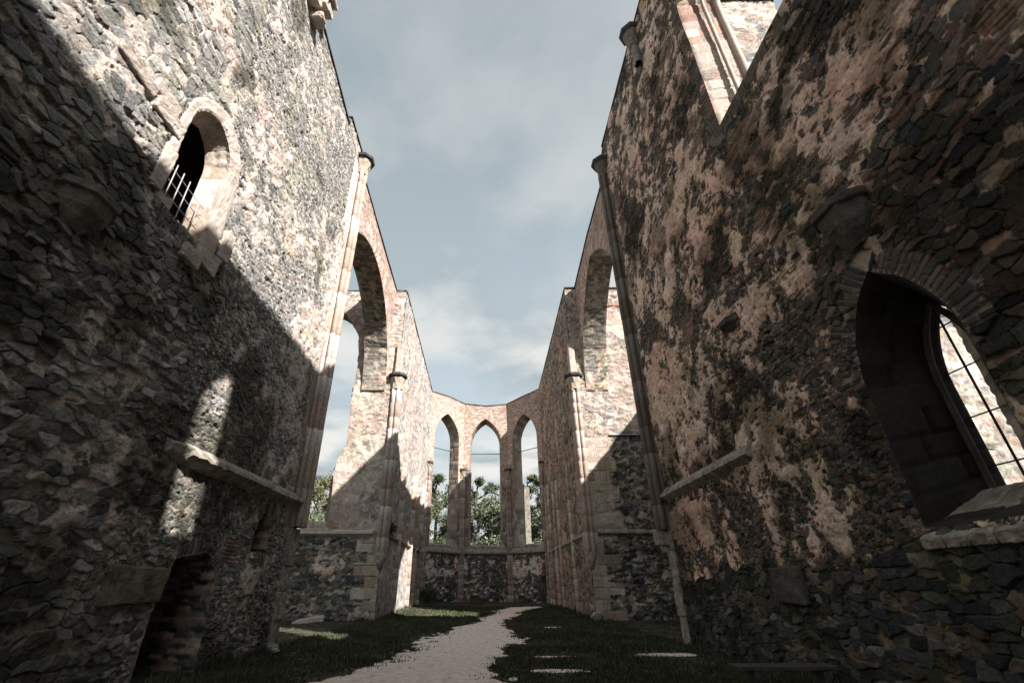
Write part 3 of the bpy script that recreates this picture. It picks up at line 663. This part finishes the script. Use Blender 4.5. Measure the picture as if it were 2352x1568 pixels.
SE2 = dict(SE); cols_dark = DARK
S_low = dict(seed=131, big=(.50, .20), small=(.30, .13), relief=1.2, missing=.05, mortar=-.02, mamp=.1, mortarcol=(.50, .44, .37), moss=.5, stones=np.vstack([DARK, DARK, STONE*.8, ASH*.7]), brick=.1,
             ashlar=lambda u, v: (np.abs(u) < 6.25+.3*np.sign(np.sin(v*6.0))) & (np.abs(u) > 5.2), aw=.6, ah=.5, plaster=[(-7.9, 2.5, .8, .5, .05), (-10, 1.9, .7, .3, .03)])
panel('wall_face', FE, xs, zs, dict(two=(S_low, SE, 4.0), seed=1), [(-12.6, 18.9), (-5.28, 18.95)], [win], 1.3, parent=el_, vous=(14.4, .5, np.vstack([BRICK, BRICK*1.1])))
reveal('window_reveal', FE, win, 1.3, dict(seed=141, brick=.6, mortar=-.01, mamp=.08, relief=1.1, stones=np.vstack([DARK, STONE*.8]), moss=.5, mortarcol=(.3, .26, .22)), el_, .07, mat=MM, skipbottom=True)
b = MBld()
for k in range(6):
    x0 = -11.8+k*.63; b.add([(x0, Y2-.14, 4.18), (x0+.62, Y2-.14, 4.18), (x0+.62, Y2+1.25, 4.66), (x0, Y2+1.25, 4.66), (x0, Y2-.14, 4.05), (x0+.62, Y2-.14, 4.05), (x0+.62, Y2+1.28, 4.4), (x0, Y2+1.28, 4.4)], [(0, 1, 2, 3), (7, 6, 5, 4), (4, 5, 1, 0), (5, 6, 2, 1), (6, 7, 3, 2), (7, 4, 0, 3)])
b.build('window_sill', MFRAME, el_, bevel=.015)
ledge('string_course', (-12.6, Y2, 3.95), (-5.75, Y2, 3.95), (0, -1, 0), [(0, .22), (.2, .10), (.22, 0), (.1, -.08), (0, -.16)], el_, MFRAME, sd=4)
coping('coping', [(-12.6, Y2, 18.93), (-5.28, Y2, 18.97)], 1.3, (0, -1, 0), el_)
b = MBld(); b.add([(-8.75, 26.4, 0), (-8.1, 26.4, 0), (-8.1, 27.9, 0), (-8.75, 27.9, 0), (-8.75, 26.4, 6.9), (-8.1, 26.4, 8.2), (-8.1, 27.9, 7.4), (-8.75, 27.9, 6.2)], [(3, 2, 1, 0), (4, 5, 6, 7), (0, 1, 5, 4), (1, 2, 6, 5), (2, 3, 7, 6), (3, 0, 4, 7)])
b.build('outer_buttress', MWALLB, el_)
er = thing('transept_wall', (9, Y2, 0), 'wall facing the camera beyond the right arch, blank pale masonry above and dark rubble below', 'wall')
SE_r = dict(SE, seed=151); SE_r['ashlar'] = lambda u, v: ((v > 3.9) & (v < 9) & (u < 6.9+.2*np.sign(np.sin(v*5)))) | (fbm(u*.8, v*.8, 55, 2) > .66); SE_r['plaster'] = [(6.8, 11, 1.0, 2, .03)]
S_mid = dict(S_low, seed=161, big=(.5, .3), small=(.34, .2), mortar=.0, mortarcol=(.42, .35, .28), brick=.12, plaster=[], ashlar=lambda u, v: (u < 6.95+.22*np.sign(np.sin(v*4.4))) & (v > 3.9), aw=.7, ah=.55)
S_lr = dict(S_low, seed=171, plaster=[], ashlar=lambda u, v: (np.abs(u) < 6.0+.75*(np.sin(v*5.2) > .2)) & (u > 5.2))
xs = np.arange(5.28, 14.6, .05)
panel('wall_face', FE, xs, zs, dict(two=(S_lr, (S_mid, SE_r, lambda U: np.where(U < 7.0, 7.6, 9.1)), 4.0), seed=1), [(5.28, 19.2), (14.6, 19.2)], [], 1.3, parent=er)
ledge('string_course', (5.75, Y2, 3.98), (14, Y2, 3.98), (0, -1, 0), [(0, .22), (.2, .10), (.22, 0), (.1, -.08), (0, -.16)], er, MLEDGE, sd=6)
ledge('roof_flashing', (7.0, Y2, 9.16), (13, Y2, 9.16), (0, -1, 0), [(-.02, .05), (.12, .0), (.12, -.04), (-.02, -.04)], er, MTIN, rag=.003, blocks=50)
b = MBld()
for i in range(13):
    t0 = math.pi*(.1+.8*i/13); r_ = 1.15; x0, z0 = 8.3-r_*math.cos(t0), 17.0+.9*math.sin(t0); b.box(x0-.1, Y2-.09, z0-.09, x0+.1, Y2+.05, z0+.09, .02)
b.build('relieving_arch', mat_stone('relieving_brick', (.2, .11, .08), (.38, .22, .16)), er)
coping('coping', [(5.28, Y2, 19.22), (14.6, Y2, 19.22)], 1.3, (0, -1, 0), er)
# outer wall of the right transept
eo = thing('transept_end_wall', (14.6, 21, 0), 'outer rubble wall closing the right transept, behind the right nave wall', 'wall')
panel('wall_face', ((14.6, 0, 0), (0, 1, 0), (0, 0, 1), (-1, 0, 0)), np.arange(11.5, 26.6, .2), np.arange(-.5, 17.1, .2), dict(seed=181), [(11.5, 16.9), (26.5, 16.9)], [], 1.2, parent=eo)
ew = thing('transept_shade_wall', (10.5, 16.4, 0), 'added unseen wall across the right transept, blocking sun from the floor', 'wall')  # added out of view, its height set to keep sun patches off the floor
panel('wall_face', ((0, 16.6, 0), (1, 0, 0), (0, 0, 1), (0, 1, 0)), np.arange(7.32, 14.6, .2), np.arange(-.5, 13.1, .2), dict(seed=182), [(7.32, 12.9), (14.6, 12.9)], [], 1.0, parent=ew)
# ================================================================== CHANCEL WALLS
def chancel(side, lab, S, top):
    th = thing('chancel_wall', (side*5.3, 33, 0), lab, 'wall'); F = ((side*5.3, 0, 0), (0, 1, 0), (0, 0, 1), (-side, 0, 0))
    ys = axis(25.32, 42.0, .06, .0022, 5); zs = axis(-.4, 19.3, .06, .0018, 30)
    panel('wall_face', F, ys, zs, S, top, [], 1.3, parent=th)
    coping('coping', [(side*5.3, a, z) for a, z in top], 1.3, (-side, 0, 0), th)
    ledge('string_course', (side*5.3, 26.3, 3.98), (side*5.3, 41.7, 4.02), (-side, 0, 0), [(0, .16), (.17, .04), (.18, -.05), (.08, -.12), (0, -.2)], th, sd=12)
    # corner cluster with leafy capital
    lobed('corner_shaft', side*5.32, 25.38, 3.1, 11.9, .29, 5, .085, .3, th, .8, sd=5+side, tint=.95); capital(side*5.32, 25.38, 11.9, .31, .42, .75, th)
    b = MBld(); b.tube((side*5.32, 25.38, 2.3), (side*5.32, 25.38, 3.1), .12, 10, .34); b.build('shaft_corbel', MLEDGE, th, smooth=True)
    b = MBld(); b.box(side*5.3-.18*(1 if side > 0 else 1), 25.05, 12.9, side*5.3+.18, 25.5, 14.9); b.build('springer_block', MFRAME, th, bevel=.03)
    for y, zt, w in [(29.6, 8.9, .15), (34.5, 8.9, .15), (36.6, 9.0, .14), (39.5, 9.2, .15), (41.2, 9.2, .16)]:
        lobed('wall_shaft', side*5.28, y, .2, zt-random.uniform(0, .5), w+.05, 3, .06, 0, th, .6, seg=28, sd=int(y), tint=.92)
        b = MBld(); b.box(side*5.3-.02 if side > 0 else side*5.3-.1, y-.42, 4.1, side*5.3+.1 if side > 0 else side*5.3+.02, y-.24, zt-.4, .01); b.build('wall_rib', MFRAME, th)
    return th
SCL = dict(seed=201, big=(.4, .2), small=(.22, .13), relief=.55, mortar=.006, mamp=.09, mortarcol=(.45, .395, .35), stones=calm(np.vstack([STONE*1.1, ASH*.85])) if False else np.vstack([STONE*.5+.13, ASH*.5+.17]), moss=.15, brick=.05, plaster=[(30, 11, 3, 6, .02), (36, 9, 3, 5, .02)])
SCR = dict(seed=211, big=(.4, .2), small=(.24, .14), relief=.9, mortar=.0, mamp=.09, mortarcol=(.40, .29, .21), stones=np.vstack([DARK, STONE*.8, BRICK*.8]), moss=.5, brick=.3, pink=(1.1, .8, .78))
chancel(-1, 'pale sunlit chancel wall on the left running back to the apse', SCL, [(25.32, 18.95), (42, 18.5)])
chancel(1, 'shaded red-brown chancel wall on the right running back to the apse', SCR, [(25.32, 19.1), (42, 18.75)])
# ================================================================== APSE
def facet(p, q, lab, S, lay, ztop):
    a = Vector((p[0], p[1], 0)); b_ = Vector((q[0], q[1], 0)); L = (b_-a).length; u = (b_-a)/L; n = Vector((u.y, -u.x, 0))
    if n.dot(Vector((0, -1, 0))) < 0: n = -n
    th = thing('apse_wall', ((p[0]+q[0])/2, (p[1]+q[1])/2, 0), lab, 'wall'); F = (tuple(a), tuple(u), (0, 0, 1), tuple(n))
    c = L/2; w = arch_poly(c, 3.12, 4.7, 14.1, 16.75, 10); wb = arch_poly(c, 2.85, 4.95, 14.1, 16.5, 10)
    holes = [w]; dr = None
    if lay == 'R': dr = arch_poly(L-.62, .9, -.2, 1.9, 2.4, 4); holes.append(dr)
    panel('wall_face', F, np.arange(0, L+.001, L/round(L/.07)), axis(-.4, 18.9, .07, .0015, 45), S, [(0, ztop[0]), (L/2, ztop[1]), (L, ztop[2])], holes, 1.2, MB, th, vous=(14.1, .5, BRICK))
    R = dict(seed=231, ashlar=lambda u_, v: v*0+1, mortar=-.1, mamp=.02, relief=.5, moss=.3, aw=.6, ah=.45, ashc=np.vstack([ASH*.8, STONE, BRICK*.8]))
    reveal('window_reveal', F, w, 1.2, R, th, .09, back=wb)
    if dr:
        reveal('doorway_reveal', F, dr, .9, dict(R, seed=3), th, .1)
        o = a+u*(L-.62); B = MBld(); m1 = o-u*.5-n*.8; m2 = o+u*.5-n*.8
        B.add([m1+Vector((0, 0, -.2)), m2+Vector((0, 0, -.2)), m2+Vector((0, 0, 2.5)), m1+Vector((0, 0, 2.5)), m1-n*.06+Vector((0, 0, -.2)), m2-n*.06+Vector((0, 0, -.2)), m2-n*.06+Vector((0, 0, 2.5)), m1-n*.06+Vector((0, 0, 2.5))], [(0, 1, 2, 3), (7, 6, 5, 4), (0, 4, 5, 1), (1, 5, 6, 2), (2, 6, 7, 3), (3, 7, 4, 0)]); B.build('door', MWOOD, th)
    coping('coping', [tuple(a+u*t+Vector((0, 0, z))) for t, z in ((0, ztop[0]), (L/2, ztop[1]), (L, ztop[2]))], 1.2, tuple(n), th)
    ledge('string_course', tuple(a+Vector((0, 0, 4.15))), tuple(b_+Vector((0, 0, 4.15))), tuple(n), [(-.5, .55), (.0, .45), (.24, .12), (.25, 0), (.1, -.1), (0, -.18)], th, sd=14)
    B = MBld(); B.tube(tuple(a+u*(c-1.45)-n*.7+Vector((0, 0, 13.3))), tuple(a+u*(c+1.45)-n*.7+Vector((0, 0, 13.3))), .035, 6); B.build('tie_rod', MIRON, th)
    return th
SAu = dict(seed=241, brick=1.2, mortar=-.012, mamp=.02, relief=.9, mortarcol=(.42, .36, .31), jointvar=.0, bricks=np.vstack([BRICK*.95, BRICK*.8, ASH*.8]), moss=.1, bh=.095, bw=.3)
SAm = dict(seed=251, big=(.5, .3), small=(.35, .25), brick=.5, mortar=-.01, mamp=.06, relief=.8, mortarcol=(.40, .35, .29), stones=np.vstack([ASH*.55, STONE*.7, BRICK*.6]), moss=.35, ashlar=lambda u, v: v < 10.3+np.sin(u*9)*.4, aw=.5, ah=.42, ashc=np.vstack([ASH*.6, STONE*.8, ASH*.75, BRICK*.6]))
def SAl(pl): return dict(seed=261, big=(.42, .18), small=(.3, .14), relief=1., mortar=-.01, mamp=.08, mortarcol=(.58, .50, .46), stones=DARK, moss=.6, brick=.1, plaster=pl, pink=(1.1, .8, .8))
FT = lambda U: 12.6+0*U
pL = [(.8, 3.2, .55, 1.0, .05), (2.6, 2.6, 1.4, .35, .05), (3.9, 3.2, .5, .8, .05)]; pR = [(1.2, 3.0, 1.3, .8, .05), (3.0, 3.1, 1.0, .7, .05)]; pC = [(.2, 3.3, .4, .6, .05), (4.2, 3.2, .3, .5, .05)]
facet((-5.3, 42), (-2.2, 45.1), 'left angled apse wall with tall pointed window and small plaster patches', dict(two=(SAl(pL), (SAm, SAu, FT), 4.2)), 'L', (18.5, 18.55, 18.35))
facet((-2.2, 45.1), (2.2, 45.1), 'middle apse wall with the tall pointed window at the end of the path', dict(two=(SAl(pC), (SAm, SAu, FT), 4.2)), 'C', (18.35, 18.1, 18.3))
facet((2.2, 45.1), (5.3, 42), 'right angled apse wall with tall pointed window above a dark doorway', dict(two=(SAl(pR), (SAm, SAu, FT), 4.2)), 'R', (18.3, 18.55, 18.75))
for x, y, lab in [(-2.2, 45.0, 'worn vault shaft between the left and middle apse windows'), (2.2, 45.0, 'worn vault shaft between the middle and right apse windows'), (-5.2, 41.95, 'worn vault shaft left of the left apse window'), (5.2, 41.95, 'worn vault shaft right of the right apse window')]:
    t = thing('vault_shaft', (x, y, 0), lab, 'shaft', 'vault shafts round the apse')
    lobed('shaft', x, y, .9, 11.0, .24, 3, .075, 1.57, t, .55, seg=36, sd=int(x*3+40), tint=.72); capital(x, y, 11.0, .22, .30, .4, t, tint=.7)
    lobed('shaft_base', x, y, 0, .9, .30, 3, .03, 1.57, t, .5, seg=36, sd=int(x*3+41), tint=.7)
for nm, x0, x1, y0, z1, lab in [('apse_buttress', 3.95, 4.5, 48.6, 10.6, 'narrow sunlit buttress seen through the right apse window')]:
    B = MBld(); B.add([(x0, y0, -.3), (x1, y0, -.3), (x1, y0+2.4, -.3), (x0, y0+2.4, -.3), (x0, y0, z1), (x1, y0, z1), (x1, y0+2.4, z1-1.6), (x0, y0+2.4, z1-1.6)], [(3, 2, 1, 0), (4, 5, 6, 7), (0, 1, 5, 4), (1, 2, 6, 5), (2, 3, 7, 6), (3, 0, 4, 7)])
    tag(B.build(nm, MWALLB, None, bevel=.02), lab, 'buttress')
# ================================================================== GROUND
def gz(x, y):
    return np.clip((y-20)*.016, 0, .4)+.05*(fbm(x*.35+9, y*.35+9, 900, 3)-.5)+.05*sst(1.5, 5.5, np.abs(x))*(np.abs(x) < 8)
def path_mask(X, Y):
    ly = [0, 6, 10.8, 13.1, 19.5, 25.4, 29, 33.6, 37.5, 60]; lx = [-4.5, -4, -3.3, -2.5, -2.05, -.6, .0, .55, 1.9, 2]
    ry = [0, 6, 10.5, 12.4, 14.7, 18, 21, 23.4, 26, 29.3, 33, 37, 60]; rx = [1.2, .9, .5, .25, .55, 1.3, 1.15, .75, 1.2, 1.8, 2.6, 4.2, 5]
    n = (fbm(X*1.3, Y*.8, 910, 4)-.5)*1.6+(fbm(X*5, Y*3, 911, 4)-.5)*1.1
    a = X-np.interp(Y, ly, lx)+n*.8; b_ = np.interp(Y, ry, rx)-X+n*.8
    m = np.minimum(a, b_); m = np.where(Y > 37.2+n, -1, m)
    for (cx, cy, rx_, ry_) in [(4.7, 14.1, 1.1, .45), (1.6, 14.0, .9, .22), (1.5, 11.9, .8, .28), (2.7, 22.5, .8, .3)]:
        m = np.maximum(m, .45*(1-np.hypot((X-cx)/rx_, (Y-cy)/ry_))+n*.22)
    return m
gx = np.concatenate([[-900, -300, -120, -60, -30, -18, -13], np.arange(-10, 10.01, .14), [13, 18, 30, 60, 120, 300, 900]])
gy = np.concatenate([[-300, -60, -20, -8, 0, 4], np.arange(6, 46, .14), [50, 60, 80, 120, 200, 400, 1500]])
GX, GY = np.meshgrid(gx, gy, indexing='ij'); GZ = gz(GX, GY)
a, c = GX.shape; ix = np.arange(a*c).reshape(a, c); q = np.stack([ix[:-1, :-1], ix[1:, :-1], ix[1:, 1:], ix[:-1, 1:]], -1).reshape(-1, 4)
MG = mat_stone('turf_soil', (.02, .022, .012), (.085, .07, .05), (.035, .035, .02), scale=1.6, bump=.8, fine=25, rough=1.)
g = link('ground', mesh_np('ground', np.stack([GX, GY, GZ], -1).reshape(-1, 3), [q]), MG, None, True); g['kind'] = 'structure'
px = np.arange(-6, 6.01, .05); py = axis(4, 39, .05, .003, 2); PX, PY = np.meshgrid(px, py, indexing='ij')
PZ = gz(PX, PY)+.012+.012*(fbm(PX*3, PY*3, 920, 3)-.5); M = path_mask(PX, PY)
kk = (M[:-1, :-1]+M[1:, 1:]) > 0; a, c = PX.shape; ix = np.arange(a*c).reshape(a, c); q = np.stack([ix[:-1, :-1], ix[1:, :-1], ix[1:, 1:], ix[:-1, 1:]], -1)[kk]
PZ = PZ-.03*(1-sst(0, .18, M))
MP = mat_stone('trodden_earth', (.50, .415, .355), (.76, .655, .58), (.66, .565, .50), scale=6, bump=.8, fine=26, rough=1.)
u_, inv = np.unique(q, return_inverse=True); q2 = inv.reshape(q.shape)
pth = link('path', mesh_np('path', np.stack([PX, PY, PZ], -1).reshape(-1, 3)[u_], [q2]), MP, None, True); pth['kind'] = 'structure'
# loose pebbles and crumbs of stone
n = 5200; qx = rng.uniform(-4.5, 4.5, n); qy = 7+28*rng.random(n)**1.6; km = path_mask(qx, qy) > -.12; km &= rng.random(n) < (.25+.75*(path_mask(qx, qy) < .35)); qx = qx[km]; qy = qy[km]; n = len(qx)
qs = (.006+.02*rng.random(n)**3)[:, None]; qz = gz(qx, qy)+.014; o8 = np.array([(1, 0, 0), (0, 1, 0), (-1, 0, 0), (0, -1, 0), (0, 0, .7), (0, 0, -.7)])
pv = np.stack([qx, qy, qz], 1)[:, None]+o8[None]*qs[:, :, None]*(.6+.8*rng.random((n, 6, 1))); fi = np.array([(0, 1, 4), (1, 2, 4), (2, 3, 4), (3, 0, 4), (1, 0, 5), (2, 1, 5), (3, 2, 5), (0, 3, 5)])
tag(link('pebbles', mesh_np('pebbles', pv.reshape(-1, 3), [(fi[None]+6*np.arange(n)[:, None, None]).reshape(-1, 3)]), MLEDGE), 'loose pebbles scattered over the earth path and its worn edges', 'pebbles', kind='stuff')
# grass blades
def mat_grass():
    m = bpy.data.materials.new('grass_blades'); m.use_nodes = True; nt = m.node_tree; b = nt.nodes['Principled BSDF']
    b.inputs['Roughness'].default_value = .8; b.inputs['Specular IOR Level'].default_value = .1
    at = mk(nt, 'ShaderNodeAttribute', attribute_name='Col'); nt.links.new(at.outputs['Color'], b.inputs['Base Color']); return m
N = 230000; X = rng.uniform(-6, 6, N); Y = 7+31*rng.random(N)**1.7
wide = rng.random(N) < .12; X = np.where(wide & (Y > 16), rng.uniform(-10.5, 10.5, N), X)
Mk = path_mask(X, Y)
ok = (Mk < .04+.6*rng.random(N)**5) & (rng.random(N) < .35+1.3*sst(.3, .6, fbm(X*1.4, Y*1.2, 935, 3))) & ((np.abs(X) < 5.95) | ((Y > 16.5) & (Y < 25.2))) & ((Y < 25.2) | (np.abs(X) < 5.2)); X = X[ok]; Y = Y[ok]; Mk = Mk[ok]; N = len(X)
edge = sst(-.6, 0, Mk); foot = np.maximum(np.maximum(sst(5.45, 5.9, np.abs(X))*(Y < 16), sst(4.85, 5.2, np.abs(X))*(Y > 25.4)), sst(24.8, 25.2, Y)*(np.abs(X) > 5)); ht = (.03+.045*rng.random(N))*(1-.4*edge)*(.5+1.4*fbm(X*.9, Y*.9, 930, 3)**2*2)*(1+2.2*foot*rng.random(N)); wd = .008+.010*rng.random(N)+Y*.0005
an = rng.uniform(0, 6.28, N); ln = rng.uniform(-.04, .04, (N, 2)); Z = gz(X, Y)-.006
v0 = np.stack([X-wd*np.cos(an), Y-wd*np.sin(an), Z], 1); v1 = np.stack([X+wd*np.cos(an), Y+wd*np.sin(an), Z], 1); v2 = np.stack([X+ln[:, 0], Y+ln[:, 1], Z+ht], 1)
gc = np.array([(.035, .042, .022), (.045, .05, .028), (.085, .08, .05), (.028, .036, .018)])[rng.integers(0, 4, N)]*(.7+.6*rng.random((N, 1)))*(.6+1.1*fbm(X*.7, Y*.7, 940, 3)[:, None])
V3 = np.stack([v0, v1, v2], 1).reshape(-1, 3); gr_ = link('grass', mesh_np('grass', V3, [np.arange(3*N).reshape(N, 3)], np.repeat(gc, 3, 0)), mat_grass()); tag(gr_, 'short dark grass on both sides of the trodden earth path', 'grass', kind='stuff')
# ================================================================== TREES
MLEAF = mat_grass(); MLEAF.name = 'leaves'; MLEAF.node_tree.nodes['Principled BSDF'].inputs['Roughness'].default_value = .55
MBARK = mat_stone('bark', (.05, .045, .04), (.15, .135, .115), scale=4, rough=.95)
def tree(x, y, h, w, lab, pal, seed, base=.25, n=16000, leaf=.135, bare=False, low=0., name='broadleaf_tree'):
    r = random.Random(seed); g_ = np.random.default_rng(seed)
    t = thing(name, (x, y, low), lab, 'tree', 'trees beyond the apse')
    B = MBld(); tips = []
    tr = h*.028
    pts = [Vector((x, y, low-.5))]
    for k in range(1, 6): pts.append(Vector((x+r.uniform(-.25, .25)*k*.3, y+r.uniform(-.25, .25)*k*.3, low+h*.85*k/5)))
    for k in range(5): B.tube(pts[k], pts[k+1], tr*(1-k*.18), 8, tr*(1-(k+1)*.18))
    def grow(p, d, L, rad, lv):
        q = p+d*L; B.tube(p, q, rad, 5, rad*.6)
        tips.append(q)
        if lv:
            for _ in range(3 if not bare else 4):
                nd = (d+Vector((r.uniform(-.7, .7), r.uniform(-.7, .7), r.uniform(-.15, .6)))).normalized(); grow(p.lerp(q, r.uniform(.5, 1)), nd, L*r.uniform(.5, .75), rad*.55, lv-1)
    nb = 16
    for k in range(nb):
        f = base+(.97-base)*k/(nb-1); i = min(4, int(f*.98*5)); p = pts[0].lerp(pts[-1], 0) if False else pts[i].lerp(pts[i+1], min(1, f*5/1-i) if f < 1 else 1)
        ang = k*2.4+r.random(); env = math.sin(math.pi*min(1, (f-base*.6)/(1.05-base*.6)))**.7
        d = Vector((math.cos(ang), math.sin(ang), .55)).normalized(); grow(p, d, w*.5*env*r.uniform(.6, .95)+.3, tr*.3, 2)
    B.build('trunk', MBARK, t)
    if not bare:
        tp = np.array([tuple(q) for q in tips]); cen = tp[g_.integers(0, len(tp), n)]
        cl = g_.normal(0, 1, (n, 3))*np.array([.62, .62, .4])*w/11.; pos = cen+cl
        a1 = g_.normal(0, 1, (n, 3)); a1 /= np.linalg.norm(a1, axis=1)[:, None]; a2 = np.cross(a1, g_.normal(0, 1, (n, 3))); a2 /= np.linalg.norm(a2, axis=1)[:, None]
        s = leaf*(.5+g_.random((n, 1))); vv = np.stack([pos-a1*s, pos+a2*s*.6, pos+a1*s, pos-a2*s*.6], 1).reshape(-1, 3)
        col = np.array(pal)[g_.integers(0, len(pal), n)]*(.7+.6*g_.random((n, 1)))
        link('crown', mesh_np('crown', vv, [np.arange(4*n).reshape(n, 4)], np.repeat(col, 4, 0)), MLEAF, t)
    return t
G1 = [(.05, .07, .032), (.07, .09, .042), (.038, .052, .026), (.10, .115, .06)]
G2 = [(.085, .11, .065), (.11, .13, .085), (.06, .08, .045), (.14, .155, .11)]
G3 = [(.12, .12, .06), (.16, .15, .08), (.08, .09, .045), (.09, .105, .05)]
tree(-8.6, 84, 20.5, 7, 'tall dark green tree behind the left apse window', G1, 1)
tree(-10.5, 62, 12.5, 6, 'yellowish green tree low behind the left apse window', G3, 2, .12)
tree(-1.3, 82, 20, 6.2, 'tall slender dark tree at the left edge of the middle apse window', G1, 3, .2)
tree(.6, 64, 11.6, 7.5, 'pale grey-green bushy tree filling the foot of the middle apse window', G2, 4, .05, 24000)
tree(2.2, 80, 19.0, 5, 'bare leafless tree in the middle apse window', G1, 5, .35, bare=True)
tree(4.4, 84, 15.5, 5.5, 'mid green tree at the right edge of the middle apse window', G1, 6, .15)
tree(7.6, 82, 21, 5.5, 'tall green tree behind the right apse window', G1, 7, .2)
tree(10.6, 74, 15.5, 6, 'lighter green tree right of the tall one in the right apse window', G2, 8, .1)
tree(7.6, 62, 9.5, 6, 'low pale tree at the foot of the right apse window', G2, 9, .05)
tree(-27, 78, 18, 9, 'rounded olive tree nearest the pier in the open left window', G3, 10, .05, 22000)
tree(-33, 84, 21.5, 10, 'tall green tree in the open left window', G2, 11, .05, 22000)
tree(-25.5, 60, 9.5, 9, 'low pale bushy tree above the sill of the open left window', G2, 12, .02, 22000)
tree(-38, 90, 20, 10, 'green tree farthest left in the open left window', G1, 13, .05, 15000)
wd_ = bpy.data.objects  # far wood along the horizon
n = 90000; g_ = np.random.default_rng(5); ang = g_.uniform(-.62, .62, n); dist = g_.uniform(115, 135, n)
cx_ = dist*np.sin(ang); cy_ = dist*np.cos(ang); hz_ = 9+7*fbm(cx_*.07, cy_*.01, 3, 3); cz = hz_*g_.random(n)**.6
pos = np.stack([cx_, cy_, cz], 1); a1 = g_.normal(0, 1, (n, 3)); a1 /= np.linalg.norm(a1, axis=1)[:, None]; a2 = np.cross(a1, g_.normal(0, 1, (n, 3))); a2 /= np.linalg.norm(a2, axis=1)[:, None]
s = .36*(.5+g_.random((n, 1))); vv = np.stack([pos-a1*s, pos+a2*s*.7, pos+a1*s, pos-a2*s*.7], 1).reshape(-1, 3)
tag(link('wood', mesh_np('wood', vv, [np.arange(4*n).reshape(n, 4)], np.repeat(np.array(G2)[g_.integers(0, 4, n)]*.9, 4, 0)), MLEAF), 'far pale green wood behind the nearer trees', 'wood', kind='stuff')
# ================================================================== SMALL THINGS
def shrub(x, y, z, r_, h, lab, seed, n=1500):
    t = thing('shrub', (x, y, z), lab, 'shrub'); g_ = np.random.default_rng(seed); B = MBld(); rr = random.Random(seed)
    for k in range(9): B.tube((x, y, z-.05), (x+rr.uniform(-r_, r_)*.7, y+rr.uniform(-r_, r_)*.5, z+h*rr.uniform(.5, .9)), .018, 5, .006)
    B.build('stem', MBARK, t)
    p = g_.normal(0, .45, (n, 3))*np.array([r_, r_*.6, h*.5])+np.array([x, y, z+h*.5]); p[:, 2] = np.maximum(p[:, 2], z+.02)
    a1 = g_.normal(0, 1, (n, 3)); a1 /= np.linalg.norm(a1, axis=1)[:, None]; a2 = np.cross(a1, g_.normal(0, 1, (n, 3))); a2 /= np.linalg.norm(a2, axis=1)[:, None]; s = .05*(.6+g_.random((n, 1)))
    vv = np.stack([p-a1*s, p+a2*s*.6, p+a1*s, p-a2*s*.6], 1).reshape(-1, 3)
    link('foliage', mesh_np('foliage', vv, [np.arange(4*n).reshape(n, 4)], np.repeat(np.array(G1)[g_.integers(0, 4, n)], 4, 0)), MLEAF, t)
shrub(-4.5, 40.9, .35, .8, 1.2, 'dark shrub at the foot of the left apse wall', 3)
shrub(-5.15, 26.6, 3.95, .3, .7, 'small plant growing on the ledge beside the left corner shaft', 4, 500)
B = MBld(); B.add([(-8.9, 24.35, .02), (-7.55, 24.75, .02), (-7.6, 25.1, .06), (-8.8, 25.0, .06), (-8.85, 24.4, .14), (-7.55, 24.8, .34), (-7.65, 25.1, .42), (-8.8, 25.0, .22)], [(3, 2, 1, 0), (4, 5, 6, 7), (0, 1, 5, 4), (1, 2, 6, 5), (2, 3, 7, 6), (3, 0, 4, 7)])
tag(B.build('stone_slab', MFRAME, None, bevel=.02), 'pale broken slab leaning at the foot of the wall beyond the left arch', 'slab')
B = MBld()
for k in range(3): B.box(-1.15, 40.2+k*.28, .38+k*.0, -.25, 40.42+k*.28, .44+k*.001)
B.box(-1.12, 40.2, .28, -1.02, 41, .38); B.box(-.4, 40.2, .28, -.3, 41, .38)
for k in range(3): B.box(-1.15, 40.15, .46+k*.11, -.25, 40.2, .54+k*.11)
B.box(-1.13, 40.2, .44, -1.06, 40.3, .8); B.box(-.34, 40.2, .44, -.27, 40.3, .8)
tag(B.build('wooden_crate', MWOOD, None, bevel=.008), 'dark slatted wooden crate on the grass before the middle apse wall', 'crate')
t = thing('bench', (5.0, 9.4, 0), 'low old plank bench beside the foot of the right nave wall', 'bench')
for k in range(2):
    B = MBld(); B.box(4.2, 9.22+k*.2, .36, 7.0 if False else 5.9, 9.4+k*.2, .42, .004); B.build('plank', MWOOD, t, bevel=.008)
for xx in (4.45, 5.6):
    B = MBld(); B.box(xx, 9.24, 0, xx+.1, 9.58, .36); B.build('leg', MWOOD, t, bevel=.008)
for k, (x, y, s, lab) in enumerate([(-5.6, 14.3, .13, 'reddish fallen stone at the foot of the left corner shaft'), (-5.35, 13.9, .09, 'smaller fallen stone lying just nearer than the reddish one on the left'), (5.2, 24.6, .26, 'pale weathered stone at the foot of the right transept corner'), (-6.0, 24.9, .28, 'squared fallen block at the foot of the left transept corner'), (3.9, 38.5, .16, 'small dark stone at the far end of the path')]):
    rr = random.Random(k); B = MBld(); n_ = 10; vs = []; 
    for j in range(6):
        ph = math.pi*(j+.5)/6
        for i in range(n_): vs.append((x+s*1.2*math.sin(ph)*math.cos(i*6.283/n_)*rr.uniform(.8, 1.15), y+s*math.sin(ph)*math.sin(i*6.283/n_)*rr.uniform(.8, 1.15), .05+float(gz(np.array([x]), np.array([y]))[0])+s*.65+s*.75*math.cos(ph)*rr.uniform(.85, 1.1)))
    B.add(vs, [(j*n_+i, (j+1)*n_+i, (j+1)*n_+(i+1) % n_, j*n_+(i+1) % n_) for j in range(5) for i in range(n_)]+[tuple(range(n_)), tuple(range(5*n_, 6*n_))[::-1]])
    tag(B.build('fallen_stone', MLEDGE, None, bevel=.02), lab, 'stone', 'fallen stones on the grass')
